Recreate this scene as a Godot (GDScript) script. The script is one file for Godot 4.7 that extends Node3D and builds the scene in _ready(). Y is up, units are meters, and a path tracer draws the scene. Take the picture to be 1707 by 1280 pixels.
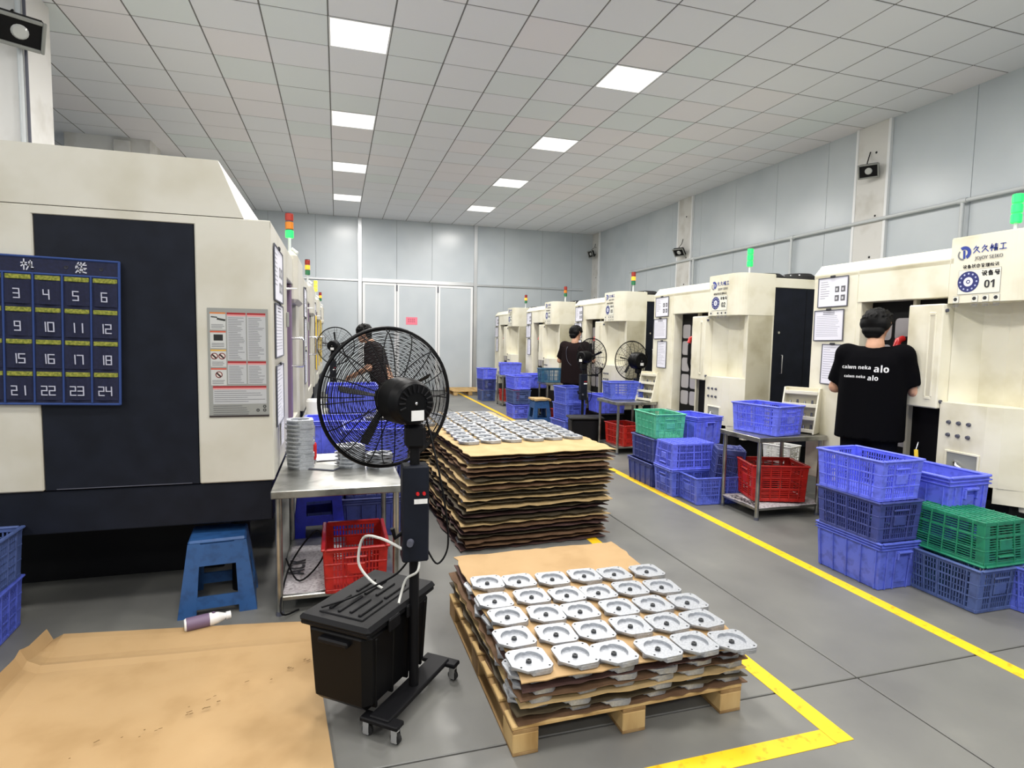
extends Node3D

const FH := 1.45                       # lens height
const CEIL := 4.444
const BACK := -15.6
const RIGHT := 7.06
const LEFT := -6.0
const REAR := 5.2
const LAMP := 12.0                     # energy of one ceiling panel

var M := {}
var F := {}                            # shared meshes


# ---------------------------------------------------------------- mesh builder
class MB:
	var v := PackedVector3Array()
	var n := PackedVector3Array()
	var c := PackedColorArray()
	var col := Color.WHITE
	var tint := false
	var xf := Transform3D()
	var taper := 0.0                    # how far walls lean in at the foot
	var tall := 1.0

	func put(p: Vector3, q: Vector3) -> void:
		if taper > 0.0:
			var k := 1.0 - taper * clampf(1.0 - p.y / tall, 0.0, 1.0)
			p = Vector3(p.x * k, p.y, p.z * k)
		v.append(xf * p)
		n.append((xf.basis * q).normalized())
		if tint:
			c.append(col)

	func tri(a: Vector3, b: Vector3, d: Vector3, na: Vector3, nb: Vector3, nd: Vector3) -> void:
		put(a, na)
		if (b - a).cross(d - a).dot(na + nb + nd) > 0.0:
			put(d, nd)
			put(b, nb)
		else:
			put(b, nb)
			put(d, nd)

	func quad(a: Vector3, b: Vector3, d: Vector3, e: Vector3, q: Vector3) -> void:
		tri(a, b, d, q, q, q)
		tri(a, d, e, q, q, q)

	func flat(a: Vector3, b: Vector3, d: Vector3, hint: Vector3) -> void:
		var q := (b - a).cross(d - a).normalized()
		if q.dot(hint) < 0.0:
			q = -q
		tri(a, b, d, q, q, q)

	func box(at: Vector3, size: Vector3, bev := 0.0) -> MB:
		var h := size * 0.5
		bev = minf(bev, minf(h.x, minf(h.y, h.z)) * 0.9)
		for ax in 3:
			var i := (ax + 1) % 3
			var j := (ax + 2) % 3
			for s: float in [-1.0, 1.0]:
				var q := Vector3.ZERO
				q[ax] = s
				var ps: Array[Vector3] = []
				for k: Array in [[-1, -1], [1, -1], [1, 1], [-1, 1]]:
					var p := Vector3.ZERO
					p[ax] = s * h[ax]
					p[i] = k[0] * (h[i] - bev)
					p[j] = k[1] * (h[j] - bev)
					ps.append(at + p)
				quad(ps[0], ps[1], ps[2], ps[3], q)
		if bev <= 0.0:
			return self
		for ax in 3:
			var i := (ax + 1) % 3
			var j := (ax + 2) % 3
			for si: float in [-1.0, 1.0]:
				for sj: float in [-1.0, 1.0]:
					var ps: Array[Vector3] = []
					for k: Array in [[0, -1], [1, -1], [1, 1], [0, 1]]:
						var p := Vector3.ZERO
						p[i] = si * (h[i] - (bev if k[0] else 0.0))
						p[j] = sj * (h[j] - (0.0 if k[0] else bev))
						p[ax] = k[1] * (h[ax] - bev)
						ps.append(at + p)
					var q := Vector3.ZERO
					q[i] = si
					q[j] = sj
					quad(ps[0], ps[1], ps[2], ps[3], q.normalized())
		for sx: float in [-1.0, 1.0]:
			for sy: float in [-1.0, 1.0]:
				for sz: float in [-1.0, 1.0]:
					var s := Vector3(sx, sy, sz)
					var g := h - Vector3(bev, bev, bev)
					var q := s.normalized()
					tri(at + s * Vector3(h.x, g.y, g.z), at + s * Vector3(g.x, h.y, g.z), at + s * Vector3(g.x, g.y, h.z), q, q, q)
		return self

	# box given by two corners
	func bb(a: Vector3, b: Vector3, bev := 0.0) -> MB:
		return box((a + b) * 0.5, (b - a).abs(), bev)

	func tube(pts: Array, r: float, seg := 8, closed := false) -> MB:
		var m := pts.size()
		var up := Vector3.UP
		var rings := []
		for i in m:
			var p: Vector3 = pts[i]
			var a: Vector3 = pts[(i - 1 + m) % m] if closed or i > 0 else p
			var b: Vector3 = pts[(i + 1) % m] if closed or i < m - 1 else p
			var t := (b - a).normalized()
			if i == 0 and absf(t.dot(up)) > 0.9:
				up = Vector3.RIGHT
			var x := up.cross(t).normalized()
			up = t.cross(x).normalized()
			var ring := []
			for k in seg:
				var w := TAU * k / seg
				ring.append(x * cos(w) + up * sin(w))
			rings.append(ring)
		for i in (m if closed else m - 1):
			var i2 := (i + 1) % m
			for k in seg:
				var k2 := (k + 1) % seg
				var a: Vector3 = rings[i][k]
				var b: Vector3 = rings[i][k2]
				var d: Vector3 = rings[i2][k2]
				var e: Vector3 = rings[i2][k]
				tri(pts[i] + a * r, pts[i] + b * r, pts[i2] + d * r, a, b, d)
				tri(pts[i] + a * r, pts[i2] + d * r, pts[i2] + e * r, a, d, e)
		if not closed:
			for e in [0, m - 1]:
				var q: Vector3 = (pts[0] - pts[1]).normalized() if e == 0 else (pts[m - 1] - pts[m - 2]).normalized()
				for k in range(1, seg - 1):
					tri(pts[e] + rings[e][0] * r, pts[e] + rings[e][k] * r, pts[e] + rings[e][k + 1] * r, q, q, q)
		return self

	# profile of (radius, height) turned round the y axis of t
	func lathe(prof: Array, seg := 20, t := Transform3D()) -> MB:
		for i in prof.size() - 1:
			var p: Vector2 = prof[i]
			var q: Vector2 = prof[i + 1]
			var e := (q - p).normalized()
			for k in seg:
				var w0 := TAU * k / seg
				var w1 := TAU * (k + 1) / seg
				var d0 := Vector3(cos(w0), 0, sin(w0))
				var d1 := Vector3(cos(w1), 0, sin(w1))
				var n0 := t.basis * (d0 * e.y + Vector3.UP * -e.x)
				var n1 := t.basis * (d1 * e.y + Vector3.UP * -e.x)
				var a := t * (d0 * p.x + Vector3.UP * p.y)
				var b := t * (d1 * p.x + Vector3.UP * p.y)
				var c2 := t * (d1 * q.x + Vector3.UP * q.y)
				var d2 := t * (d0 * q.x + Vector3.UP * q.y)
				if q.x > 1e-6:
					tri(a, c2, d2, n0, n1, n0)
				if p.x > 1e-6:
					tri(a, b, c2, n0, n1, n1)
		return self

	static func along(a: Vector3, b: Vector3) -> Transform3D:
		var y := (b - a).normalized()
		var x := y.cross(Vector3.RIGHT if absf(y.x) < 0.9 else Vector3.FORWARD).normalized()
		return Transform3D(Basis(x, y, x.cross(y)), a)

	func cyl(a: Vector3, b: Vector3, ra: float, rb := -1.0, seg := 14, bev := 0.0) -> MB:
		rb = ra if rb < 0.0 else rb
		var L := a.distance_to(b)
		if bev > 0.0:
			return lathe([Vector2(0, 0), Vector2(ra - bev, 0), Vector2(ra, bev), Vector2(rb, L - bev), Vector2(rb - bev, L), Vector2(0, L)], seg, along(a, b))
		return lathe([Vector2(0, 0), Vector2(ra, 0), Vector2(rb, L), Vector2(0, L)], seg, along(a, b))

	# outline in the x-z plane of t, raised from y0 to y1
	func prism(poly: Array, y0: float, y1: float, t := Transform3D()) -> MB:
		var p := PackedVector2Array(poly)
		if Geometry2D.is_polygon_clockwise(p):
			p.reverse()
		var idx := Geometry2D.triangulate_polygon(p)
		for k in range(0, idx.size(), 3):
			for s: Array in [[y1, 1.0], [y0, -1.0]]:
				var q: Vector3 = t.basis * Vector3(0, s[1], 0)
				var w := []
				for j in 3:
					w.append(t * Vector3(p[idx[k + j]].x, s[0], p[idx[k + j]].y))
				tri(w[0], w[1], w[2], q, q, q)
		for i in p.size():
			var a := p[i]
			var b := p[(i + 1) % p.size()]
			var e := b - a
			var q: Vector3 = t.basis * Vector3(e.y, 0, -e.x).normalized()
			quad(t * Vector3(a.x, y0, a.y), t * Vector3(b.x, y0, b.y), t * Vector3(b.x, y1, b.y), t * Vector3(a.x, y1, a.y), q)
		return self

	func ball(at: Vector3, r: Vector3, seg := 14, rows := 8) -> MB:
		for i in rows:
			for k in seg:
				var ds: Array[Vector3] = []
				for g: Array in [[i, k], [i, k + 1], [i + 1, k + 1], [i + 1, k]]:
					var th: float = PI * g[0] / rows
					var ph: float = TAU * g[1] / seg
					ds.append(Vector3(sin(th) * cos(ph), cos(th), sin(th) * sin(ph)))
				if i > 0:
					tri(at + ds[0] * r, at + ds[1] * r, at + ds[2] * r, ds[0] / r, ds[1] / r, ds[2] / r)
				if i < rows - 1:
					tri(at + ds[0] * r, at + ds[2] * r, at + ds[3] * r, ds[0] / r, ds[2] / r, ds[3] / r)
		return self

	# flat print in the x-y plane of xf, raised a little per layer
	func rect(x0: float, y0: float, x1: float, y1: float, color: Color, layer := 1.0) -> MB:
		ink(color)
		var z := layer * 0.0004
		quad(Vector3(x0, y0, z), Vector3(x1, y0, z), Vector3(x1, y1, z), Vector3(x0, y1, z), Vector3.BACK)
		return self

	func ink(color: Color) -> void:
		tint = true
		col = color.srgb_to_linear()

	func ring(at: Vector2, r0: float, r1: float, color: Color, layer := 1.0, a0 := 0.0, a1 := TAU, seg := 28) -> MB:
		ink(color)
		var z := layer * 0.0004
		for k in seg:
			var u := Vector2.from_angle(lerpf(a0, a1, float(k) / seg))
			var w := Vector2.from_angle(lerpf(a0, a1, float(k + 1) / seg))
			var ps: Array[Vector3] = []
			for p: Vector2 in [at + u * r0, at + u * r1, at + w * r1, at + w * r0]:
				ps.append(Vector3(p.x, p.y, z))
			quad(ps[0], ps[1], ps[2], ps[3], Vector3.BACK)
		return self

	func stroke(a: Vector2, b: Vector2, w: float, color: Color, layer := 1.0) -> MB:
		ink(color)
		var d := (b - a).normalized() * w * 0.5
		var s := Vector2(-d.y, d.x)
		var z := layer * 0.0004
		var ps: Array[Vector3] = []
		for p: Vector2 in [a - d + s, b + d + s, b + d - s, a - d - s]:
			ps.append(Vector3(p.x, p.y, z))
		quad(ps[0], ps[1], ps[2], ps[3], Vector3.BACK)
		return self

	# a character drawn as strokes on a 10 by 10 grid, its top left at (x, y)
	func glyph(code: String, x: float, y: float, size: float, w: float, color: Color, layer := 1.0) -> MB:
		for s in code.split(" "):
			for i in range(0, s.length() - 3, 2):
				stroke(Vector2(x + s[i].to_int() * size * 0.1, y - s[i + 1].to_int() * size * 0.1), Vector2(x + s[i + 2].to_int() * size * 0.1, y - s[i + 3].to_int() * size * 0.1), w, color, layer)
		return self

	func mesh() -> ArrayMesh:
		var a := []
		a.resize(Mesh.ARRAY_MAX)
		a[Mesh.ARRAY_VERTEX] = v
		a[Mesh.ARRAY_NORMAL] = n
		if tint:
			a[Mesh.ARRAY_COLOR] = c
		var m := ArrayMesh.new()
		m.add_surface_from_arrays(Mesh.PRIMITIVE_TRIANGLES, a)
		return m


# ---------------------------------------------------------------- scene helpers
func obj(called: String, shape: Variant, m: Material, parent: Node = self, xf := Transform3D()) -> MeshInstance3D:
	var o := MeshInstance3D.new()
	o.name = called
	o.mesh = shape.mesh() if shape is MB else shape
	o.material_override = m
	o.transform = xf
	parent.add_child(o, true)
	return o


func tag(o: Node, label: String, category: String, group := "", kind := "") -> Node:
	o.set_meta("label", label)
	o.set_meta("category", category)
	if group:
		o.set_meta("group", group)
	if kind:
		o.set_meta("kind", kind)
	return o


func thing(called: String, label: String, category: String, xf := Transform3D(), group := "") -> Node3D:
	var o := Node3D.new()
	o.name = called
	o.transform = xf
	add_child(o, true)
	tag(o, label, category, group)
	return o


func struct(called: String, shape: Variant, m: Material) -> MeshInstance3D:
	var o := obj(called, shape, m)
	o.set_meta("kind", "structure")
	o.set_meta("label", called.replace("_", " ") + " of the workshop hall")
	return o


func dup(src: Node3D, label: String, xf: Transform3D, group := "") -> Node3D:
	var o: Node3D = src.duplicate()
	o.name = src.name
	add_child(o, true)
	o.transform = xf
	o.set_meta("label", label)
	if group:
		o.set_meta("group", group)
	return o


func at(x: float, y: float, z: float, turn := 0.0) -> Transform3D:
	return Transform3D(Basis(Vector3.UP, deg_to_rad(turn)), Vector3(x, y, z))


func noise(freq: float, cols: Array, oct := 4, sd := 1, stretch := Vector2i(512, 512)) -> NoiseTexture2D:
	var f := FastNoiseLite.new()
	f.noise_type = FastNoiseLite.TYPE_SIMPLEX_SMOOTH
	f.frequency = freq
	f.fractal_octaves = oct
	f.seed = sd
	var t := NoiseTexture2D.new()
	t.width = stretch.x
	t.height = stretch.y
	t.seamless = true
	t.noise = f
	var g := Gradient.new()
	var offs := PackedFloat32Array()
	for i in cols.size():
		offs.append(float(i) / (cols.size() - 1))
	g.offsets = offs
	g.colors = PackedColorArray(cols)
	t.color_ramp = g
	return t


func mk(called: String, col: Color, rough := 0.6, metal := 0.0, tex: Texture2D = null, scale := 1.0, spec := 0.5) -> StandardMaterial3D:
	var m := StandardMaterial3D.new()
	m.resource_name = called
	m.albedo_color = col
	m.roughness = rough
	m.metallic = metal
	m.metallic_specular = spec
	if tex:
		m.albedo_texture = tex
		m.uv1_triplanar = true
		m.uv1_world_triplanar = true
		m.uv1_scale = Vector3.ONE * scale
	M[called] = m
	return m


func rgb(r: int, g: int, b: int) -> Color:
	return Color8(r, g, b)


func grey(k: float) -> Color:
	return Color(k, k, k)


# a smooth line through the given points
func bent(pts: Array, per := 6) -> Array:
	var out := []
	for i in pts.size() - 1:
		var a: Vector3 = pts[maxi(0, i - 1)]
		var b: Vector3 = pts[i]
		var c: Vector3 = pts[i + 1]
		var d: Vector3 = pts[mini(pts.size() - 1, i + 2)]
		for k in per:
			out.append(b.cubic_interpolate(c, a, d, float(k) / per))
	out.append(pts[pts.size() - 1])
	return out


func text(parent: Node, called: String, words: String, size: float, m: Material, xf: Transform3D, bold := false) -> MeshInstance3D:
	var t := TextMesh.new()
	var f := SystemFont.new()
	f.font_names = PackedStringArray(["Droid Sans"])
	f.font_weight = 700 if bold else 400
	t.font = f
	t.text = words
	t.font_size = 48
	t.pixel_size = size / 36.0
	t.depth = 0.0012
	t.curve_step = 4.0
	return obj(called, t, m, parent, xf)


const GLYPH := {
	"jiu": "4014 427219 5599", "jing": "1223 4233 0444 2029 2406 2446 7075 6191 6393 5595 6669 6696 9699 6797 6898",
	"gong": "2181 5158 1898", "she": "1021 0424 2428 2837 515344 51818394 458549 5699", "bei": "4013 317214 3285 2529 2585 8589 2989 5559 2787",
	"hao": "2124 2181 8184 2484 1595 4547 4787 8789 8959", "ji": "0343 2029 2406 2445 616549 6181 8188 889897",
	"dai": "3014 2225 4292 5068 8071 1595 4519 4558 5899 3639 3949 6586", "zhuang": "1112 2029 0625 4393 6063 6349 6399 8091",
	"tai": "1292 5005 5295 4455 2718 37394979 5657 8797", "guan": "2011 1131 6051 5181 4344 1494 3639 3676 7678 3878 3979 7879",
	"li": "0141 0444 0848 2128 5191 9195 5595 5155 7179 5393 5797 4999", "biao": "0343 2029 2406 2445 5181 5494 7479 5768 8798",
	"shi": "1021 0424 2428 2837 5155 5181 8185 5585 5748 8799", "shou": "7121 2343 1393 0696 5158 5849",
}


# ---------------------------------------------------------------- materials
func materials() -> void:
	mk("floor", rgb(214, 214, 210), 0.45, 0, noise(0.006, [rgb(116, 116, 116), rgb(128, 128, 127), rgb(135, 135, 133), rgb(147, 147, 143)], 6, 3, Vector2i(1024, 1024)), 0.22)
	mk("joint", grey(0.13), 0.9)
	mk("tape", rgb(238, 192, 24), 0.5, 0, noise(0.02, [rgb(190, 185, 175), Color.WHITE, Color.WHITE, Color.WHITE], 5, 8), 1.7)
	mk("tile", rgb(228, 231, 237), 0.85)
	mk("tile_warm", rgb(231, 230, 235), 0.85)
	mk("tile_cool", rgb(224, 231, 234), 0.85)
	mk("tee", grey(0.42), 0.6)
	mk("wall", rgb(196, 203, 208), 0.26, 0, noise(0.004, [rgb(240, 242, 244), Color.WHITE], 3, 5), 0.4)
	mk("wall_gap", rgb(120, 125, 128), 0.6)
	mk("alu", rgb(215, 217, 219), 0.3, 0.85)
	mk("white_frame", rgb(232, 234, 236), 0.35)
	mk("column", rgb(214, 213, 210), 0.5, 0, noise(0.006, [rgb(232, 230, 226), Color.WHITE, Color.WHITE], 4, 9), 0.6)
	mk("pipe", rgb(200, 205, 207), 0.35)
	mk("cream", rgb(232, 229, 212), 0.38, 0, noise(0.008, [rgb(226, 222, 208), rgb(250, 249, 246), Color.WHITE], 5, 12), 0.5)
	mk("cream_grey", rgb(203, 201, 191), 0.45, 0, noise(0.006, [rgb(232, 229, 220), rgb(250, 249, 247), Color.WHITE], 5, 13), 0.5)
	mk("cream_dark", rgb(205, 200, 180), 0.5)
	mk("navy_panel", rgb(25, 29, 40), 0.5, 0, noise(0.02, [grey(0.8), Color.WHITE], 4, 6), 0.6, 0.3)
	mk("black", rgb(13, 13, 16), 0.55, 0, null, 1.0, 0.3)
	mk("black_gloss", rgb(10, 10, 12), 0.42, 0, null, 1.0, 0.28)
	mk("rubber", rgb(24, 24, 25), 0.8)
	mk("pane", rgb(168, 165, 168), 0.2)
	mk("steel", rgb(188, 188, 184), 0.32, 0.9, noise(0.012, [rgb(150, 150, 148), rgb(225, 225, 222), Color.WHITE], 4, 14), 0.8)
	mk("chrome", rgb(215, 215, 218), 0.2, 1.0)
	mk("cast", rgb(192, 195, 200), 0.42, 0.5, noise(0.05, [rgb(205, 207, 210), Color.WHITE], 4, 21), 3.0)
	mk("cast_dark", rgb(70, 72, 74), 0.5, 0.6)
	mk("hole", grey(0.08), 0.9)
	mk("kraft", rgb(176, 146, 104), 0.8, 0, noise(0.007, [rgb(232, 226, 214), rgb(250, 248, 244), Color.WHITE], 5, 31), 0.8)
	mk("kraft_pale", rgb(196, 170, 124), 0.8, 0, noise(0.01, [rgb(226, 220, 205), Color.WHITE], 5, 32), 0.9)
	mk("kraft_brown", rgb(120, 92, 68), 0.85, 0, noise(0.012, [rgb(190, 180, 165), Color.WHITE], 5, 33), 1.2)
	mk("kraft_oily", rgb(84, 74, 56), 0.7, 0, noise(0.012, [rgb(170, 165, 150), Color.WHITE], 5, 34), 1.2)
	mk("kraft_wine", rgb(92, 66, 62), 0.8, 0, noise(0.012, [rgb(180, 170, 165), Color.WHITE], 5, 35), 1.2)
	mk("mark", rgb(110, 84, 50), 0.9)
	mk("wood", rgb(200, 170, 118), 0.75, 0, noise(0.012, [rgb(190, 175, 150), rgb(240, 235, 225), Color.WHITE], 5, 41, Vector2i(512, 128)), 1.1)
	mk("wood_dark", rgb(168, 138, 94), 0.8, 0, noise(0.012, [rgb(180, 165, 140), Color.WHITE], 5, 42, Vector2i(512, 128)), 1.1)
	for k: Array in [["blue", 104, 116, 236], ["blue_mid", 88, 104, 204], ["blue_dark", 62, 72, 138], ["slate", 76, 94, 146], ["teal", 44, 92, 124], ["green", 34, 128, 96], ["green_pale", 84, 178, 146], ["red", 176, 32, 24], ["stool_blue", 42, 84, 138], ["stool_royal", 28, 38, 168]]:
		mk(k[0], rgb(k[1], k[2], k[3]), 0.42, 0, noise(0.02, [rgb(205, 205, 208), Color.WHITE, Color.WHITE], 4, 50), 1.4)
	mk("paper", rgb(226, 226, 236), 0.7)
	mk("frame_grey", rgb(78, 80, 92), 0.5)
	var p := mk("print", Color.WHITE, 0.6)
	p.vertex_color_use_as_albedo = true
	mk("sheet_metal", rgb(140, 142, 138), 0.5)
	mk("ink", rgb(40, 40, 44), 0.7)
	mk("white_ink", rgb(228, 228, 230), 0.6)
	mk("cloth_navy", rgb(24, 30, 64), 0.85, 0, noise(0.03, [grey(0.75), Color.WHITE], 3, 61), 3.0)
	mk("cloth_blue", rgb(40, 66, 126), 0.8)
	mk("cloth_yellow", rgb(172, 168, 70), 0.8, 0, noise(0.03, [rgb(120, 140, 110), Color.WHITE], 3, 62), 4.0)
	mk("shirt", rgb(9, 9, 12), 0.9, 0, null, 1.0, 0.15)
	mk("shirt_brown", rgb(30, 23, 24), 0.9, 0, null, 1.0, 0.15)
	mk("trousers", rgb(12, 13, 20), 0.85, 0, null, 1.0, 0.2)
	mk("skin", rgb(196, 150, 122), 0.55)
	mk("hair", rgb(8, 8, 9), 0.6, 0, null, 1.0, 0.3)
	mk("shoe", rgb(28, 28, 30), 0.6)
	mk("plastic_white", rgb(232, 232, 230), 0.4)
	mk("plum", rgb(112, 92, 118), 0.5)
	mk("red_gloss", rgb(190, 24, 28), 0.3)
	mk("yellow", rgb(225, 190, 50), 0.5)
	mk("pink", rgb(238, 130, 150), 0.7)
	mk("cable_white", rgb(205, 205, 200), 0.5)
	mk("newsprint", rgb(206, 202, 204), 0.8, 0, noise(0.03, [rgb(120, 100, 110), rgb(225, 222, 224), Color.WHITE, Color.WHITE], 3, 71), 2.4)
	for k: Array in [["lamp_red", 150, 40, 24, 0.0], ["lamp_amber", 200, 120, 30, 0.0], ["lamp_green", 40, 110, 70, 0.0], ["lit_green", 40, 235, 105, 1.1], ["lit_amber", 255, 170, 50, 1.3], ["lit_yellow", 250, 225, 70, 1.2]]:
		var m := mk(k[0], rgb(k[1], k[2], k[3]), 0.3)
		if k[4] > 0.0:
			m.emission_enabled = true
			m.emission = rgb(k[1], k[2], k[3])
			m.emission_energy_multiplier = k[4]
	var d := mk("diffuser", Color.WHITE, 0.4)
	d.emission_enabled = true
	d.emission = Color(1, 0.985, 0.97)
	d.emission_energy_multiplier = 2.2
	mk("lens", rgb(190, 192, 190), 0.15)


# ---------------------------------------------------------------- the hall
func hall() -> void:
	var L := LEFT
	# floor: dark bed with slabs laid on it, open joints between
	var fl := struct("floor", MB.new().bb(Vector3(L, -0.3, BACK - 0.2), Vector3(RIGHT + 0.1, -0.014, REAR)), M.joint)
	var gx := [L, -1.83, 2.17, RIGHT + 0.08]
	var gz := [BACK - 0.1, -13.9, -9.9, -5.9, -1.9, 2.1, REAR]
	for i in gx.size() - 1:
		for j in gz.size() - 1:
			obj("slab", MB.new().bb(Vector3(gx[i] + 0.004, -0.02, gz[j] + 0.004), Vector3(gx[i + 1] - 0.004, 0, gz[j + 1] - 0.004), 0.003), M.floor, fl)
	# painted floor lines
	struct("trim_1", MB.new().box(Vector3.ZERO, Vector3(0.078, 0.0022, 14.2), 0.0008), M.tape).transform = at(2.975, 0.0011, -7.9, -0.55)
	struct("trim_2", MB.new().bb(Vector3(1.735, 0, -5.4), Vector3(1.815, 0.0022, -1.585), 0.0008), M.tape)
	struct("trim_3", MB.new().bb(Vector3(-0.6, 0, -1.662), Vector3(1.733, 0.0022, -1.582), 0.0008), M.tape)
	# ceiling: slab, dark tee bars, lay-in tiles
	var ce := struct("ceiling", MB.new().bb(Vector3(L, CEIL + 0.03, BACK - 0.2), Vector3(RIGHT + 0.1, CEIL + 0.25, REAR)), M.column)
	var bars := MB.new()
	for i in range(-10, 13):
		bars.bb(Vector3(0.6 * i - 0.0653 - 0.012, CEIL + 0.004, BACK), Vector3(0.6 * i - 0.0653 + 0.012, CEIL + 0.03, REAR))
	for j in range(-19, 17):
		bars.bb(Vector3(L, CEIL + 0.004, -6.015 - 0.6 * j - 0.012), Vector3(RIGHT, CEIL + 0.0295, -6.015 - 0.6 * j + 0.012))
	obj("tee_bars", bars, M.tee, ce)
	var tile := MB.new().box(Vector3(0, 0.009, 0), Vector3(0.586, 0.018, 0.586), 0.004).mesh()
	var lamps := []
	var rest: Array[Transform3D] = []
	var rng := RandomNumberGenerator.new()
	rng.seed = 4
	for j in range(-18, 16):
		for i in range(-10, 12):
			var p := Vector3(0.6 * i - 0.0653 + 0.3, CEIL, -6.015 - 0.6 * j - 0.3)
			if p.x > RIGHT or p.x < L or p.z < BACK + 0.1 or p.z > REAR - 0.3:
				continue
			if (i == 0 or i == 5 or i == -8) and posmod(j, 4) == 0 and not (i == -8 and j >= -3):
				lamps.append(p)
				continue
			var t := Transform3D(Basis.from_euler(Vector3(rng.randf_range(-0.002, 0.002), 0, rng.randf_range(-0.002, 0.002))), p + Vector3(0, rng.randf_range(-0.001, 0.001), 0))
			if j >= -2 and j < 12 and i > -5 - j and i < 12 - j * 0.4:
				obj("ceiling_tile", tile, M[["tile", "tile", "tile_warm", "tile_cool"][rng.randi() % 4]], ce, t)
			else:
				rest.append(t)
	var mm := MultiMesh.new()
	mm.transform_format = MultiMesh.TRANSFORM_3D
	mm.mesh = tile
	mm.instance_count = rest.size()
	for k in rest.size():
		mm.set_instance_transform(k, rest[k])
	var mi := MultiMeshInstance3D.new()
	mi.name = "far_ceiling_tiles"
	mi.multimesh = mm
	mi.material_override = M.tile
	mi.set_meta("kind", "stuff")
	ce.add_child(mi)
	# light panels
	var frame := MB.new()
	for s: float in [-1.0, 1.0]:
		frame.box(Vector3(s * 0.288, 0.004, 0), Vector3(0.016, 0.016, 0.592), 0.003)
		frame.box(Vector3(0, 0.004, s * 0.288), Vector3(0.56, 0.016, 0.016), 0.003)
	var fm := frame.mesh()
	var dm := MB.new().box(Vector3(0, 0.006, 0), Vector3(0.56, 0.01, 0.56), 0.002).mesh()
	var nth := ["nearest", "second", "third", "farthest"]
	for p: Vector3 in lamps:
		var seen := p.z < -6.0 and p.x > -1.0
		var k := int(round((-6.315 - p.z) / 2.4))
		var side := "left" if p.x < 2.0 else "right"
		var t := thing("ceiling_light", ("%s lit square panel in the %s row of ceiling lights" % [nth[k], side]) if seen else ("lit square ceiling panel overhead, %s along the %s row, out of view" % [nth_word(clampi(-k, 0, 7)), "far left" if p.x < -3.0 else side]), "ceiling light", Transform3D(Basis(), p), "square ceiling lights")
		obj("frame", fm, M.white_frame, t)
		obj("diffuser", dm, M.diffuser, t)
		var l := AreaLight3D.new()
		l.name = "lamp"
		l.area_size = Vector2(0.56, 0.56)
		l.light_color = Color(1, 0.985, 0.965)
		l.light_energy = LAMP
		l.shadow_enabled = true
		l.area_range = 40.0
		l.area_attenuation = 2.0
		l.transform = Transform3D(Basis(Vector3.RIGHT, -PI / 2), Vector3(0, -0.012, 0))
		t.add_child(l)
	# walls of sandwich panels
	walls()


func panel_wall(called: String, xf: Transform3D, length: float, cuts: Array, y0: float, y1: float) -> MeshInstance3D:
	# local: x along the wall, z out of it; a dark core with panels proud of it
	var w := struct(called, MB.new().bb(Vector3(0, -0.3, -0.16), Vector3(length, CEIL + 0.25, -0.012)), M.wall_gap)
	w.transform = xf
	for k in cuts.size() - 1:
		obj("wall_panel", MB.new().bb(Vector3(cuts[k] + 0.0025, y0, -0.03), Vector3(cuts[k + 1] - 0.0025, y1, 0), 0.002), M.wall, w)
	return w


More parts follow.
